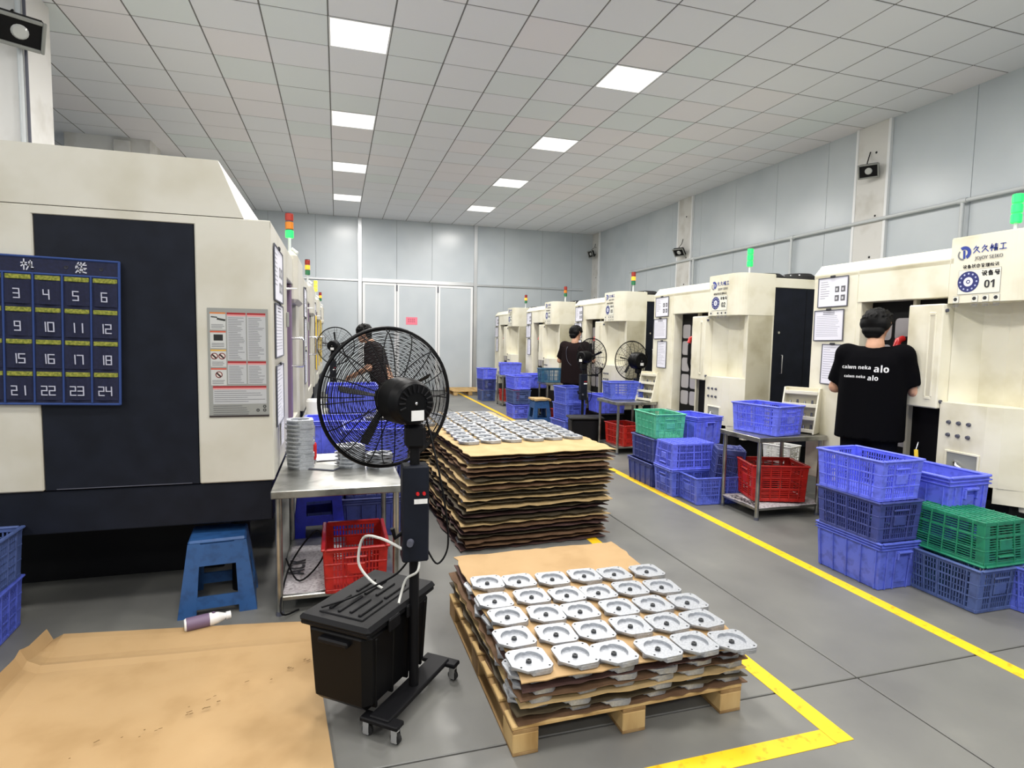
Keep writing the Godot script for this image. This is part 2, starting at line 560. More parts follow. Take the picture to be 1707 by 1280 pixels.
func walls() -> void:
	var turn := Basis(Vector3.UP, -PI / 2)                     # local x runs towards +z, out is -x
	var cuts := [0.0]
	var z := -15.72
	while z < REAR - 1.2:
		z += 1.06
		cuts.append(z - BACK + 0.2)
	cuts.append(REAR - BACK + 0.2)
	var wr := panel_wall("wall_right", Transform3D(turn, Vector3(RIGHT, 0, BACK - 0.2)), REAR - BACK + 0.2, cuts, -0.02, CEIL + 0.02)
	var wl := panel_wall("wall_left", Transform3D(Basis(Vector3.UP, PI / 2), Vector3(LEFT, 0, REAR)), REAR - BACK + 0.2, cuts, -0.02, CEIL + 0.02)
	var ws := panel_wall("wall_rear", Transform3D(Basis(Vector3.UP, PI), Vector3(RIGHT, 0, REAR)), RIGHT - LEFT, [0.0, 1.1, 2.2, 3.3, 4.4, 5.5, 6.6, 7.7, 8.8, 9.9, 11.0, 12.1, RIGHT - LEFT], -0.02, CEIL + 0.02)
	for w: Node in [wr, wl, ws]:
		w.set_meta("kind", "structure")
	# back wall: panels above and beside a three-leaf door, aluminium posts and girt
	var core := struct("wall_back", MB.new().bb(Vector3(LEFT, -0.3, BACK - 0.2), Vector3(RIGHT + 0.1, CEIL + 0.25, BACK - 0.012)), M.wall_gap)
	for r: Array in [[LEFT, -4.9, 0, CEIL], [-4.9, -3.8, 0, CEIL], [-3.8, -2.7, 0, CEIL], [-2.7, -1.6, 0, CEIL], [-1.6, -0.5, 2.87, CEIL], [-0.5, 0.57, 2.87, CEIL], [-1.6, -0.5, 0, 2.86], [-0.5, 0.57, 0, 2.86], [0.57, 1.5, 2.87, CEIL], [1.5, 2.42, 2.87, CEIL], [2.42, 3.6, 2.87, CEIL],
			[3.6, 4.4, 2.87, CEIL], [4.4, 5.5, 2.87, CEIL], [5.5, 6.4, 2.87, CEIL], [6.4, RIGHT, 2.87, CEIL], [3.6, 4.4, 0, 2.86], [4.4, 5.5, 0, 2.86], [5.5, 6.4, 0, 2.86], [6.4, RIGHT, 0, 2.86]]:
		obj("wall_panel", MB.new().bb(Vector3(r[0] + 0.0025, r[2] - 0.01, BACK - 0.03), Vector3(r[1] - 0.0025, r[3], BACK), 0.002), M.wall, core)
	for x: float in [0.57, 3.6]:
		obj("post", MB.new().bb(Vector3(x - 0.05, 0, BACK), Vector3(x + 0.05, CEIL, BACK + 0.03), 0.006), M.alu, core)
	obj("girt", MB.new().bb(Vector3(-2.7, 2.84, BACK), Vector3(0.52, 2.89, BACK + 0.03), 0.006), M.alu, core)
	obj("girt", MB.new().bb(Vector3(0.62, 2.83, BACK), Vector3(3.55, 2.93, BACK + 0.04), 0.006), M.alu, core)
	obj("girt", MB.new().bb(Vector3(3.65, 2.84, BACK), Vector3(RIGHT - 0.3, 2.89, BACK + 0.03), 0.006), M.alu, core)
	var xs := [0.63, 1.5, 2.58, 3.54]
	for k in 3:
		var d := struct("door_%d" % (k + 1), MB.new().bb(Vector3(xs[k] + 0.01, 0.02, BACK - 0.01), Vector3(xs[k + 1] - 0.01, 2.82, BACK + 0.012), 0.004), M.wall)
		d.set_meta("label", ["left", "middle", "right"][k] + " leaf of the pale panel door in the far wall")
		for x: float in [xs[k] + 0.035, xs[k + 1] - 0.035]:
			obj("stile", MB.new().bb(Vector3(x - 0.03, 0.02, BACK), Vector3(x + 0.03, 2.82, BACK + 0.024), 0.004), M.white_frame, d)
		obj("rail", MB.new().bb(Vector3(xs[k] + 0.06, 2.76, BACK), Vector3(xs[k + 1] - 0.06, 2.82, BACK + 0.024), 0.004), M.white_frame, d)
		if k > 0:
			obj("hinge", MB.new().bb(Vector3(xs[k] - 0.015, 2.62, BACK + 0.02), Vector3(xs[k] + 0.02, 2.78, BACK + 0.034), 0.004), M.frame_grey, d)
	var note := thing("door_notice", "small pink printed notice taped to the middle leaf of the far door", "notice", Transform3D(Basis(), Vector3(1.89, 1.86, BACK + 0.014)))
	obj("sheet", MB.new().box(Vector3.ZERO, Vector3(0.3, 0.2, 0.002)), M.pink, note)
	var pm := MB.new()
	pm.xf = Transform3D(Basis(), Vector3(0, 0, 0.001))
	for k in 4:
		for r in 2:
			for s in 3:
				pm.rect(-0.1 + 0.05 * k, 0.05 - 0.055 * r - 0.014 * s, -0.062 + 0.05 * k - 0.008 * ((k + s) % 2), 0.056 - 0.055 * r - 0.014 * s, rgb(150, 30, 60))
	obj("print", pm, M.print, note)
	# boxed columns on the right wall and one standing free on the left
	for k in 3:
		var zc: float = [-6.45, -10.95, -15.42][k]
		var col := struct("trim_%d" % (4 + k), MB.new().bb(Vector3(RIGHT - 0.035, 0, zc - 0.24), Vector3(RIGHT + 0.02, CEIL, zc + 0.24), 0.006), M.column)
		col.set_meta("label", ["nearest", "middle", "corner"][k] + " boxed column on the right wall")
		for s: float in [-1.0, 1.0]:
			obj("corner_strip", MB.new().bb(Vector3(RIGHT - 0.045, 0, zc + s * 0.25 - 0.02), Vector3(RIGHT + 0.01, CEIL, zc + s * 0.25 + 0.02), 0.004), M.white_frame, col)
		obj("bolt", MB.new().ball(Vector3(RIGHT - 0.035, 3.2, zc + 0.1), Vector3(0.012, 0.014, 0.014), 8, 6), M.ink, col)
		obj("bolt", MB.new().ball(Vector3(RIGHT - 0.035, 2.65, zc + 0.05), Vector3(0.012, 0.016, 0.016), 8, 6), M.ink, col)
		obj("bolt", MB.new().ball(Vector3(RIGHT - 0.035, 4.05, zc + 0.06), Vector3(0.012, 0.016, 0.016), 8, 6), M.ink, col)
	var lc := struct("trim_7", MB.new().bb(Vector3(-3.05, 0, -6.7), Vector3(-2.55, CEIL, -6.2), 0.01), M.column)
	lc.set_meta("label", "white boxed column behind the left machine")
	obj("conduit", MB.new().cyl(Vector3(-2.57, 0, -6.165), Vector3(-2.57, CEIL, -6.165), 0.022, -1, 12), M.pipe, lc)
	obj("conduit", MB.new().cyl(Vector3(-2.53, 0, -6.17), Vector3(-2.53, CEIL, -6.17), 0.012, -1, 10), M.frame_grey, lc)
	obj("bolt", MB.new().ball(Vector3(-2.68, 2.75, -6.19), Vector3(0.018, 0.018, 0.012), 8, 6), M.ink, lc)
	obj("bracket", MB.new().box(Vector3(-2.76, 4.28, -6.185), Vector3(0.1, 0.025, 0.03), 0.008), M.ink, lc)
	var bk := struct("trim_8", MB.new().bb(Vector3(-3.94, 3.9, -11.2), Vector3(-2.78, CEIL + 0.01, -10.65), 0.01), M.column)
	bk.set_meta("label", "grey boxed bulkhead under the ceiling beyond the left machine")
	obj("post", MB.new().bb(Vector3(-3.28, 0, -11.0), Vector3(-3.05, 4.4, -10.6), 0.01), M.column, bk)
	# compressed-air pipe with drops along the right wall
	var pp := struct("trim_9", MB.new().cyl(Vector3(RIGHT - 0.06, 3.14, -13.2), Vector3(RIGHT - 0.06, 3.14, 2.0), 0.024, -1, 12), M.pipe)
	pp.set_meta("label", "pale air pipe running along the right wall")
	for z2: float in [-13.2, -10.54, -7.84, -5.16, -2.5]:
		obj("drop_pipe", MB.new().cyl(Vector3(RIGHT - 0.06, 0.3, z2), Vector3(RIGHT - 0.06, 3.14, z2), 0.022, -1, 12), M.pipe, pp)
		obj("tee_fitting", MB.new().cyl(Vector3(RIGHT - 0.06, 3.14, z2 - 0.05), Vector3(RIGHT - 0.06, 3.14, z2 + 0.05), 0.032, -1, 12), M.pipe, pp)
	# floodlights on the columns
	flood("small black floodlight with cable on the nearest right wall column", Vector3(RIGHT - 0.05, 3.78, -6.45), Vector3(-0.75, -0.45, 0.5))
	flood("small floodlight on the middle right wall column above the air pipe", Vector3(RIGHT - 0.05, 3.3, -10.95), Vector3(-0.6, -0.6, 0.3))
	flood("small black floodlight seen edge on in the far right corner", Vector3(RIGHT - 0.05, 3.85, -15.35), Vector3(-1, -0.35, 0.1))
	flood("black floodlight with pale lens at top left on the white column", Vector3(-2.6, 3.9, -6.18), Vector3(0.35, -0.62, 0.62))


func flood(label: String, p: Vector3, aim: Vector3) -> void:
	var t := thing("floodlight", label, "floodlight", Transform3D(Basis(), p), "floodlights on the columns")
	var out := Vector3(aim.x, 0, aim.z).normalized() * 0.16
	var b := Basis.looking_at(aim, Vector3.UP)
	var xf := Transform3D(b, out)
	t.scale_object_local(Vector3.ONE * (1.35 if p.x < 0.0 else 1.0))
	obj("housing", MB.new().box(Vector3(0, 0, 0.03), Vector3(0.24, 0.18, 0.06), 0.015), M.black, t, xf)
	var fr := MB.new()
	for s: float in [-1.0, 1.0]:
		fr.box(Vector3(s * 0.115, 0, -0.006), Vector3(0.02, 0.19, 0.02), 0.004)
		fr.box(Vector3(0, s * 0.085, -0.006), Vector3(0.21, 0.02, 0.02), 0.004)
	obj("bezel", fr, M.sheet_metal, t, xf)
	obj("reflector", MB.new().cyl(Vector3(0, 0, -0.002), Vector3(0, 0, -0.012), 0.045, 0.035, 16), M.lens, t, xf)
	obj("bracket", MB.new().tube([Vector3.ZERO, out * 0.35 + Vector3(0, -0.02, 0), out * 0.85], 0.014, 8), M.black, t)
	obj("cable", MB.new().tube([out * 0.8, out * 0.5 + Vector3(-0.05, 0.12, 0), Vector3(-0.02, 0.2, -0.03), Vector3(0, 0.3, -0.02)], 0.007, 6), M.black, t)


# ---------------------------------------------------------------- crates
# origin under the middle of the foot; long side along z
func crate_mesh(kind: String, W: float, H: float, D: float) -> Dictionary:
	var b := MB.new()
	b.taper = 0.07
	b.tall = H
	var w := W * 0.5 - 0.008
	var d := D * 0.5 - 0.008
	b.box(Vector3(0, 0.006, 0), Vector3(w * 2, 0.012, d * 2), 0.003)
	if kind == "solid":
		for s: float in [-1.0, 1.0]:
			b.box(Vector3(s * w, H * 0.5, 0), Vector3(0.005, H - 0.01, d * 2), 0.001)
			b.box(Vector3(0, H * 0.5, s * d), Vector3(w * 2, H - 0.01, 0.005), 0.001)
			for k in range(-2, 3):
				b.box(Vector3(s * (w + 0.006), H * 0.42, k * d * 0.45), Vector3(0.012, H * 0.82, 0.007), 0.002)
			for k: float in [-0.72, -0.34, 0.34, 0.72]:
				b.box(Vector3(k * w, H * 0.42, s * (d + 0.006)), Vector3(0.007, H * 0.82, 0.012), 0.002)
			for y: float in [0.86, 0.92]:
				b.box(Vector3(s * (w + 0.006), H * y, 0), Vector3(0.014, 0.006, d * 2 + 0.026), 0.002)
				b.box(Vector3(0, H * y, s * (d + 0.006)), Vector3(w * 2 + 0.026, 0.006, 0.014), 0.002)
	else:
		var nz := 22
		var nx := 15
		for s: float in [-1.0, 1.0]:
			# bands round the box
			for y: float in [0.035, 0.34, 0.64, 0.93]:
				var th := 0.02 if y < 0.1 or y > 0.9 else 0.01
				b.box(Vector3(s * w, H * y, 0), Vector3(0.009, th, d * 2), 0.002)
				b.box(Vector3(0, H * y, s * d), Vector3(w * 2, th, 0.009), 0.002)
			# corner panels and uprights
			for t: float in [-1.0, 1.0]:
				b.box(Vector3(s * w, H * 0.5, t * (d - 0.022)), Vector3(0.006, H - 0.01, 0.044), 0.002)
				b.box(Vector3(s * (w - 0.02), H * 0.5, t * d), Vector3(0.04, H - 0.01, 0.006), 0.002)
			for k in range(-2, 3):
				b.box(Vector3(s * (w + 0.003), H * 0.5, k * d * 0.36), Vector3(0.011, H - 0.01, 0.008), 0.002)
			for k: float in [-0.42, 0.42]:
				b.box(Vector3(k * w, H * 0.5, s * (d + 0.003)), Vector3(0.008, H - 0.01, 0.011), 0.002)
			if kind == "slat":
				for k in 16:
					var y := H * (0.08 + 0.84 * k / 15.0)
					b.box(Vector3(s * w, y, 0), Vector3(0.005, 0.0055, d * 2 - 0.05))
					b.box(Vector3(0, y, s * d), Vector3(w * 2 - 0.05, 0.0055, 0.005))
			else:
				for k in nz:
					b.box(Vector3(s * w, H * 0.5, (float(k) / (nz - 1) - 0.5) * (d * 2 - 0.09)), Vector3(0.005, H - 0.03, 0.0065))
				for k in nx:
					b.box(Vector3((float(k) / (nx - 1) - 0.5) * (w * 2 - 0.08), H * 0.5, s * d), Vector3(0.0065, H - 0.03, 0.005))
				for y: float in [0.19, 0.49, 0.79]:
					b.box(Vector3(s * w, H * y, 0), Vector3(0.005, 0.005, d * 2 - 0.05))
					b.box(Vector3(0, H * y, s * d), Vector3(w * 2 - 0.05, 0.005, 0.005))
		for k in range(-3, 4):
			b.box(Vector3(k * w * 0.27, -0.002, 0), Vector3(0.008, 0.008, d * 2), 0.002)
			b.box(Vector3(0, -0.002, k * d * 0.27), Vector3(w * 2, 0.008, 0.008), 0.002)
	var r := MB.new()
	for s: float in [-1.0, 1.0]:
		r.box(Vector3(s * (w + 0.003), H - 0.006, 0), Vector3(0.022, 0.012, D), 0.004)
		r.box(Vector3(0, H - 0.0061, s * (d + 0.003)), Vector3(W - 0.04, 0.0119, 0.022), 0.004)
	var h := MB.new()
	h.taper = 0.07
	h.tall = H
	if kind == "solid":
		h.box(Vector3(0, H * 0.8, d + 0.016), Vector3(W * 0.3, 0.014, 0.032), 0.004)
		h.box(Vector3(-W * 0.14, H * 0.72, d + 0.014), Vector3(0.012, H * 0.16, 0.026), 0.004)
		h.box(Vector3(W * 0.14, H * 0.72, d + 0.014), Vector3(0.012, H * 0.16, 0.026), 0.004)
		h.box(Vector3(0, H * 0.42, d + 0.005), Vector3(W * 0.26, H * 0.56, 0.006), 0.002)
	else:
		h.box(Vector3(0, H * 0.52, d + 0.004), Vector3(W * 0.28, H * 0.24, 0.01), 0.003)
		h.box(Vector3(0, H * 0.78, d + 0.006), Vector3(W * 0.34, 0.012, 0.016), 0.004)
	var h2 := MB.new()
	h2.xf = Transform3D(Basis(Vector3.UP, PI), Vector3.ZERO)
	h2.v = h.v
	var out := PackedVector3Array()
	var nn := PackedVector3Array()
	for k in h.v.size():
		out.append(h2.xf * h.v[k])
		nn.append(h2.xf.basis * h.n[k])
	h2.v = out
	h2.n = nn
	return {"body": b.mesh(), "rim": r.mesh(), "h1": h.mesh(), "h2": h2.mesh(), "kind": kind}


func crate(kind: String, color: String, label: String, xf: Transform3D, group := "", category := "") -> Node3D:
	var k := "crate_" + kind
	if not F.has(k):
		F[k] = crate_mesh("solid", 0.35, 0.29, 0.49) if kind == "bin" else crate_mesh("solid", 0.4, 0.26, 0.46) if kind == "tub" else crate_mesh(kind, 0.34, 0.245, 0.475)
	var f: Dictionary = F[k]
	var bin: bool = f.kind == "solid"
	var t := thing("plastic_bin" if bin else "plastic_crate", label, category if category else ("bin" if bin else "crate"), xf, group)
	obj("body", f.body, M[color], t)
	obj("rim", f.rim, M[color], t)
	obj("handle", f.h1, M[color], t)
	obj("handle", f.h2, M[color], t)
	return t


# ---------------------------------------------------------------- castings
func flange_meshes() -> void:
	var N := 48
	var outer := PackedVector2Array()
	var low := PackedVector2Array()
	var inner := PackedVector2Array()
	for k in N:
		var w := TAU * k / N + 0.0001
		var d := Vector2.from_angle(w)
		# square with cut corners and slightly bowed sides
		var side := 0.0735 / maxf(absf(d.x), absf(d.y))
		var cut := 0.0925 / maxf(absf(d.dot(Vector2(0.7071, 0.7071))), absf(d.dot(Vector2(0.7071, -0.7071))))
		var corner := d.dot(Vector2(-0.7071, 0.7071))
		var r := minf(minf(side, cut), 0.091)
		if corner > 0.3:
			r = minf(r, 0.0735 / corner)
		outer.append(d * r)
		# undercut below the left side and the cut corner, a solid lug between
		var deg := rad_to_deg(w)
		low.append(d * (r - 0.018 if deg > 104.0 and deg < 246.0 and not (deg > 160.0 and deg < 178.0) else r))
		var a := wrapf(w - PI * 1.5, -PI, PI)
		inner.append(d * (0.0525 - 0.0075 * exp(-a * a * 60.0)))
	var b := MB.new()
	var T := 0.022
	for k in N:
		var j := (k + 1) % N
		var o0 := outer[k]
		var o1 := outer[j]
		var i0 := inner[k]
		var i1 := inner[j]
		var l0 := low[k]
		var l1 := low[j]
		b.quad(Vector3(i0.x, T, i0.y), Vector3(o0.x, T - 0.0006, o0.y), Vector3(o1.x, T - 0.0006, o1.y), Vector3(i1.x, T, i1.y), Vector3.UP)
		var q := Vector3(o0.x + o1.x, 0, o0.y + o1.y).normalized()
		b.quad(Vector3(o0.x, T - 0.0006, o0.y), Vector3(o1.x, T - 0.0006, o1.y), Vector3(o1.x, 0.0145, o1.y), Vector3(o0.x, 0.0145, o0.y), q)
		b.quad(Vector3(o0.x, 0.0145, o0.y), Vector3(o1.x, 0.0145, o1.y), Vector3(l1.x, 0.014, l1.y), Vector3(l0.x, 0.014, l0.y), Vector3.DOWN)
		b.quad(Vector3(l0.x, 0.014, l0.y), Vector3(l1.x, 0.014, l1.y), Vector3(l1.x, 0, l1.y), Vector3(l0.x, 0, l0.y), q)
		b.quad(Vector3(i0.x, T, i0.y), Vector3(i1.x, T, i1.y), Vector3(i1.x, 0.011, i1.y), Vector3(i0.x, 0.011, i0.y), -q)
		b.tri(Vector3(i0.x, 0.011, i0.y), Vector3(i1.x, 0.011, i1.y), Vector3(0, 0.009, 0), Vector3.UP, Vector3.UP, Vector3.UP)
		b.tri(Vector3(l0.x, 0, l0.y), Vector3(l1.x, 0, l1.y), Vector3.ZERO, Vector3.DOWN, Vector3.DOWN, Vector3.DOWN)
	F.flange = b.mesh()
	F.hub = MB.new().lathe([Vector2(0.011, 0.009), Vector2(0.0095, 0.0185), Vector2(0.008, 0.0195), Vector2(0.0042, 0.0195), Vector2(0.0042, 0.012)], 14).mesh()
	var h := MB.new()
	for k in 4:
		var p := Vector2.from_angle(PI / 4 + k * PI / 2) * (0.063 if k == 1 else 0.081)
		h.lathe([Vector2(0.0035, T - 0.004), Vector2(0.0042, T - 0.0002), Vector2(0.0, T - 0.0001)], 10, Transform3D(Basis(), Vector3(p.x, 0, p.y)))
	F.holes = h.mesh()
	F.pocket = MB.new().lathe([Vector2(0.0, 0.0105), Vector2(0.007, 0.0105)], 10, Transform3D(Basis(), Vector3(0.024, 0, 0.012))).mesh()


func flange(label: String, xf: Transform3D, group: String) -> Node3D:
	if not F.has("flange"):
		flange_meshes()
	if not F.has("flange_thing"):
		var t := thing("flange_casting", label, "metal casting", xf, group)
		obj("plate", F.flange, M.cast, t)
		obj("hub", F.hub, M.cast_dark, t)
		obj("bolt_holes", F.holes, M.hole, t).set_meta("kind", "stuff")
		F.flange_thing = t
		return t
	return dup(F.flange_thing, label, xf, group)


# ---------------------------------------------------------------- cardboard
# a sheet of board w by d, gently buckled; droop pulls its rim down
func sheet_mesh(w: float, d: float, thick: float, sd: int, amp: float, droop: float, ragged := 0.0, curl := Vector4.ZERO) -> ArrayMesh:
	var f := FastNoiseLite.new()
	f.seed = sd
	f.frequency = 1.6
	var g := FastNoiseLite.new()
	g.seed = sd + 7
	g.frequency = 9.0
	var nx := 22
	var nz := 22
	var P := []
	for i in nx + 1:
		for j in nz + 1:
			var x := (float(i) / nx - 0.5) * w
			var z := (float(j) / nz - 0.5) * d
			var e := maxf(absf(x) * 2.0 / w, absf(z) * 2.0 / d)
			var y := f.get_noise_2d(x, z) * amp - droop * pow(e, 6.0) * (0.55 + 0.9 * g.get_noise_2d(x * 0.35, z * 0.35 + sd))
			# rims that bend up or down: left, right, far, near
			y += curl.x * pow(maxf(0.0, -x * 2.0 / w), 5.0) + curl.y * pow(maxf(0.0, x * 2.0 / w), 5.0) + curl.z * pow(maxf(0.0, -z * 2.0 / d), 5.0) + curl.w * pow(maxf(0.0, z * 2.0 / d), 5.0)
			if ragged > 0.0:
				if i == 0 or i == nx:
					x += g.get_noise_2d(z * 3.0, 5.0 + i) * ragged
				if j == 0 or j == nz:
					z += g.get_noise_2d(x * 3.0, 9.0 + j) * ragged
			P.append(Vector3(x, y, z))
	var b := MB.new()
	var up := Vector3(0, thick, 0)
	for i in nx:
		for j in nz:
			var a: Vector3 = P[i * (nz + 1) + j]
			var c: Vector3 = P[(i + 1) * (nz + 1) + j]
			var e: Vector3 = P[(i + 1) * (nz + 1) + j + 1]
			var h: Vector3 = P[i * (nz + 1) + j + 1]
			var q := (e - a).cross(c - h).normalized()
			q = q if q.y > 0.0 else -q
			b.quad(a + up, c + up, e + up, h + up, q)
			b.quad(a, c, e, h, -q)
	for s: Array in [[0, 1], [nx, 1], [0, 0], [nz, 0]]:
		for k in (nz if s[1] else nx):
			var a: Vector3 = P[s[0] * (nz + 1) + k] if s[1] else P[k * (nz + 1) + s[0]]
			var c: Vector3 = P[s[0] * (nz + 1) + k + 1] if s[1] else P[(k + 1) * (nz + 1) + s[0]]
			var q := Vector3(signf(s[0] - 0.5), 0, 0) if s[1] else Vector3(0, 0, signf(s[0] - 0.5))
			b.quad(a, c, c + up, a + up, q)
	return b.mesh()


func nth_word(k: int) -> String:
	return ["first", "second", "third", "fourth", "fifth", "sixth", "seventh", "eighth", "ninth", "tenth", "eleventh", "twelfth", "thirteenth", "fourteenth", "fifteenth", "sixteenth", "seventeenth", "eighteenth", "nineteenth", "twentieth", "twenty-first", "twenty-second", "twenty-third", "twenty-fourth", "twenty-fifth", "twenty-sixth"][k]


func pallet(label: String, xf: Transform3D, W: float, D: float) -> Node3D:
	var t := thing("wooden_pallet", label, "pallet", xf)
	for i in 3:
		for k in 3:
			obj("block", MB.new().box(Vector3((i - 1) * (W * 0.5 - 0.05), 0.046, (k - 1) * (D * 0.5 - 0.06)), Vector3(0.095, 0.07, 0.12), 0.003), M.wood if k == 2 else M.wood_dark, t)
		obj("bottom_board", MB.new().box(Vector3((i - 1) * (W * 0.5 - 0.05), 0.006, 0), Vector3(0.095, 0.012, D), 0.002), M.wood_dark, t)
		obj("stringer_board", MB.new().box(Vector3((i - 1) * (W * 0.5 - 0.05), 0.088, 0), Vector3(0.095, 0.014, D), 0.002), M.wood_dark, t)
	for k in 7:
		obj("deck_board", MB.new().box(Vector3(0, 0.103, (k / 6.0 - 0.5) * (D - 0.1)), Vector3(W, 0.015, 0.1), 0.003), M.wood, t)
	return t


func loads() -> void:
	# ---- near pallet: six sheets with castings between them, thirty castings on top
	var rng := RandomNumberGenerator.new()
	rng.seed = 11
	pallet("low wooden pallet in front carrying boards and castings", at(1.04, 0, -2.385, 0.8), 0.95, 1.1)
	var levels := 6
	var y := 0.116
	for k in levels:
		var top := k == levels - 1
		var m: Material = M.kraft if top else M[["kraft_brown", "kraft_oily", "kraft_pale", "kraft_brown", "kraft_wine"][k]]
		var s := obj("cardboard_sheet", sheet_mesh(0.95 - 0.01 * (k % 3), 1.19 if top else 1.15, 0.004, 40 + k, 0.002 if top else 0.003, 0.004 if top else 0.006, 0.02), m, self, at(1.055 + rng.randf_range(-0.012, 0.012), y + (0.004 if top else 0.0), -2.41 + (0.0 if top else rng.randf_range(-0.012, 0.012)), 1.0 + rng.randf_range(-1.0, 1.0)))
		tag(s, "clean kraft board sheet under the thirty castings on the near pallet" if top else "brown separator board %s from the bottom of the near pallet load" % nth_word(k), "cardboard sheet", "board sheets on the near pallet")
		if not top:
			for i in 6:
				for j in 2:
					var name: String = ["front", "left side"][j]
					if j == 1 and i > 3:
						continue
					if rng.randf() < 0.25 and j == 0:
						continue
					var p := Vector3(0.66 + 0.16 * i, y + 0.005, -1.918) if j == 0 else Vector3(0.668, y + 0.005, -2.1 - 0.18 * i)
					flange("casting inside the near pallet load, %s edge, %s place, %s layer up" % [name, nth_word(i), nth_word(k)], Transform3D(Basis(Vector3.UP, rng.randf_range(-0.1, 0.1) if j == 0 else rng.randf_range(-0.2, 0.2)), p + Vector3(rng.randf_range(-0.02, 0.02), 0, rng.randf_range(-0.01, 0.02))), "castings packed between boards on the near pallet")
		y += 0.0312
	var zs := [-1.9, -2.07, -2.235, -2.4, -2.58]
	var dx := [0.0, -0.01, 0.01, 0.0, 0.01]
	for r in 5:
		for i in 6:
			flange("cast flange on the near pallet, %s from the left in the %s row" % [nth_word(i), ["front", "second", "middle", "fourth", "back"][r]], Transform3D(Basis(Vector3.UP, 0.03 + rng.randf_range(-0.09, 0.09)), Vector3(0.66 + 0.1605 * i + dx[r] + rng.randf_range(-0.008, 0.008), y - 0.0312 + 0.0105, zs[r] + 0.012 * i + rng.randf_range(-0.008, 0.008))), "castings on top of the near pallet")
	# ---- tall stack behind it
	var n := 24
	var y0 := 0.012
	var step := 0.0282
	for k in n:
		var top := k == n - 1
		var tone: String = "kraft_pale" if top else ["kraft_wine", "kraft_pale", "kraft_oily", "kraft_brown", "kraft_pale", "kraft_brown", "kraft_oily"][(k * 5 + k / 3) % 7]
		var yy := y0 + step * k
		var lean := 0.07 * k / n
		var s := obj("cardboard_sheet", sheet_mesh(1.1 + rng.randf_range(-0.03, 0.02), 1.32, 0.0045, 90 + k, 0.004 if top else 0.005, 0.006 if top else 0.005, 0.035), M[tone], self, at(1.30 + lean + rng.randf_range(-0.015, 0.015), yy, -4.45 + rng.randf_range(-0.02, 0.02), 3.0 + rng.randf_range(-1.2, 1.2)))
		tag(s, "pale top board of the tall stack, covered with castings" if top else "separator board in the tall stack, %s up from the floor" % nth_word(k), "cardboard sheet", "board sheets in the tall stack")
		if not top:
			for i in 6:
				if rng.randf() < (0.25 if k > 14 else 0.55):
					continue
				flange("casting in the tall stack, %s layer up, %s from the left" % [nth_word(k), nth_word(i)], Transform3D(Basis(Vector3.UP, rng.randf_range(-0.15, 0.15)), Vector3(0.87 + lean + 0.178 * i, yy + 0.0045, -3.93 - 0.012 * i + rng.randf_range(-0.02, 0.0))).scaled_local(Vector3(1, 0.9, 1)), "castings packed in the tall stack")
	var ty := y0 + step * (n - 1) + 0.0075
	for r in 6:
		for i in 6:
			flange("cast flange, %s from the left in the %s row on the tall stack" % [nth_word(i), ["front", "second", "third", "fourth", "fifth", "back"][r]], Transform3D(Basis(Vector3.UP, 0.04 + rng.randf_range(-0.1, 0.1)), Vector3(0.93 + 0.172 * i + rng.randf_range(-0.006, 0.006), ty, -4.2 - 0.163 * r - 0.014 * i + rng.randf_range(-0.006, 0.006))), "castings on top of the tall stack")
	# ---- third load further back, seen past the tall stack
	pallet("wooden pallet of the third load, hidden behind the tall stack", at(1.15, 0, -5.85), 1.0, 1.1)
	for k in 15:
		var s := obj("cardboard_sheet", sheet_mesh(1.06, 1.2, 0.0045, 150 + k, 0.006, 0.012, 0.03), M[["kraft_brown", "kraft_wine", "kraft_pale", "kraft_oily"][k % 4] if k < 14 else "kraft_pale"], self, at(1.15 + rng.randf_range(-0.015, 0.015), 0.13 + 0.0345 * k, -5.85, 1.0 + rng.randf_range(-1, 1)))
		tag(s, "separator board in the far load, %s from the bottom" % nth_word(k), "cardboard sheet", "board sheets in the far load")
	for r in 5:
		for i in 5:
			flange("cast flange, %s from the left in the %s row on the far load" % [nth_word(i), nth_word(r)], Transform3D(Basis(Vector3.UP, 0.2 + rng.randf_range(-0.1, 0.1)), Vector3(0.8 + 0.175 * i, 0.622, -5.45 - 0.17 * r)), "castings on top of the far load")


# ---------------------------------------------------------------- tables, stools and other floor things
# x0..x1, z0..z1 of the top; height of its upper face
func steel_table(label: String, x0: float, x1: float, z0: float, z1: float, h: float, shelf := 0.1) -> Node3D:
	var t := thing("steel_table", label, "table", at((x0 + x1) * 0.5, 0, (z0 + z1) * 0.5), "steel work tables")
	var w := absf(x1 - x0)
	var d := absf(z1 - z0)
	obj("tabletop", MB.new().box(Vector3(0, h - 0.02, 0), Vector3(w, 0.04, d), 0.004), M.steel, t)
	for i: float in [-1.0, 1.0]:
		for k: float in [-1.0, 1.0]:
			var leg := obj("leg", MB.new().cyl(Vector3(i * (w * 0.5 - 0.035), 0.02, k * (d * 0.5 - 0.035)), Vector3(i * (w * 0.5 - 0.035), h - 0.04, k * (d * 0.5 - 0.035)), 0.017, -1, 14), M.steel, t)
			obj("foot", MB.new().cyl(Vector3(i * (w * 0.5 - 0.035), 0, k * (d * 0.5 - 0.035)), Vector3(i * (w * 0.5 - 0.035), 0.022, k * (d * 0.5 - 0.035)), 0.02, 0.018, 12), M.frame_grey, leg)
	if shelf > 0.0:
		obj("shelf", MB.new().box(Vector3(0, shelf - 0.012, 0), Vector3(w - 0.05, 0.024, d - 0.05), 0.004), M.steel, t)
	return t


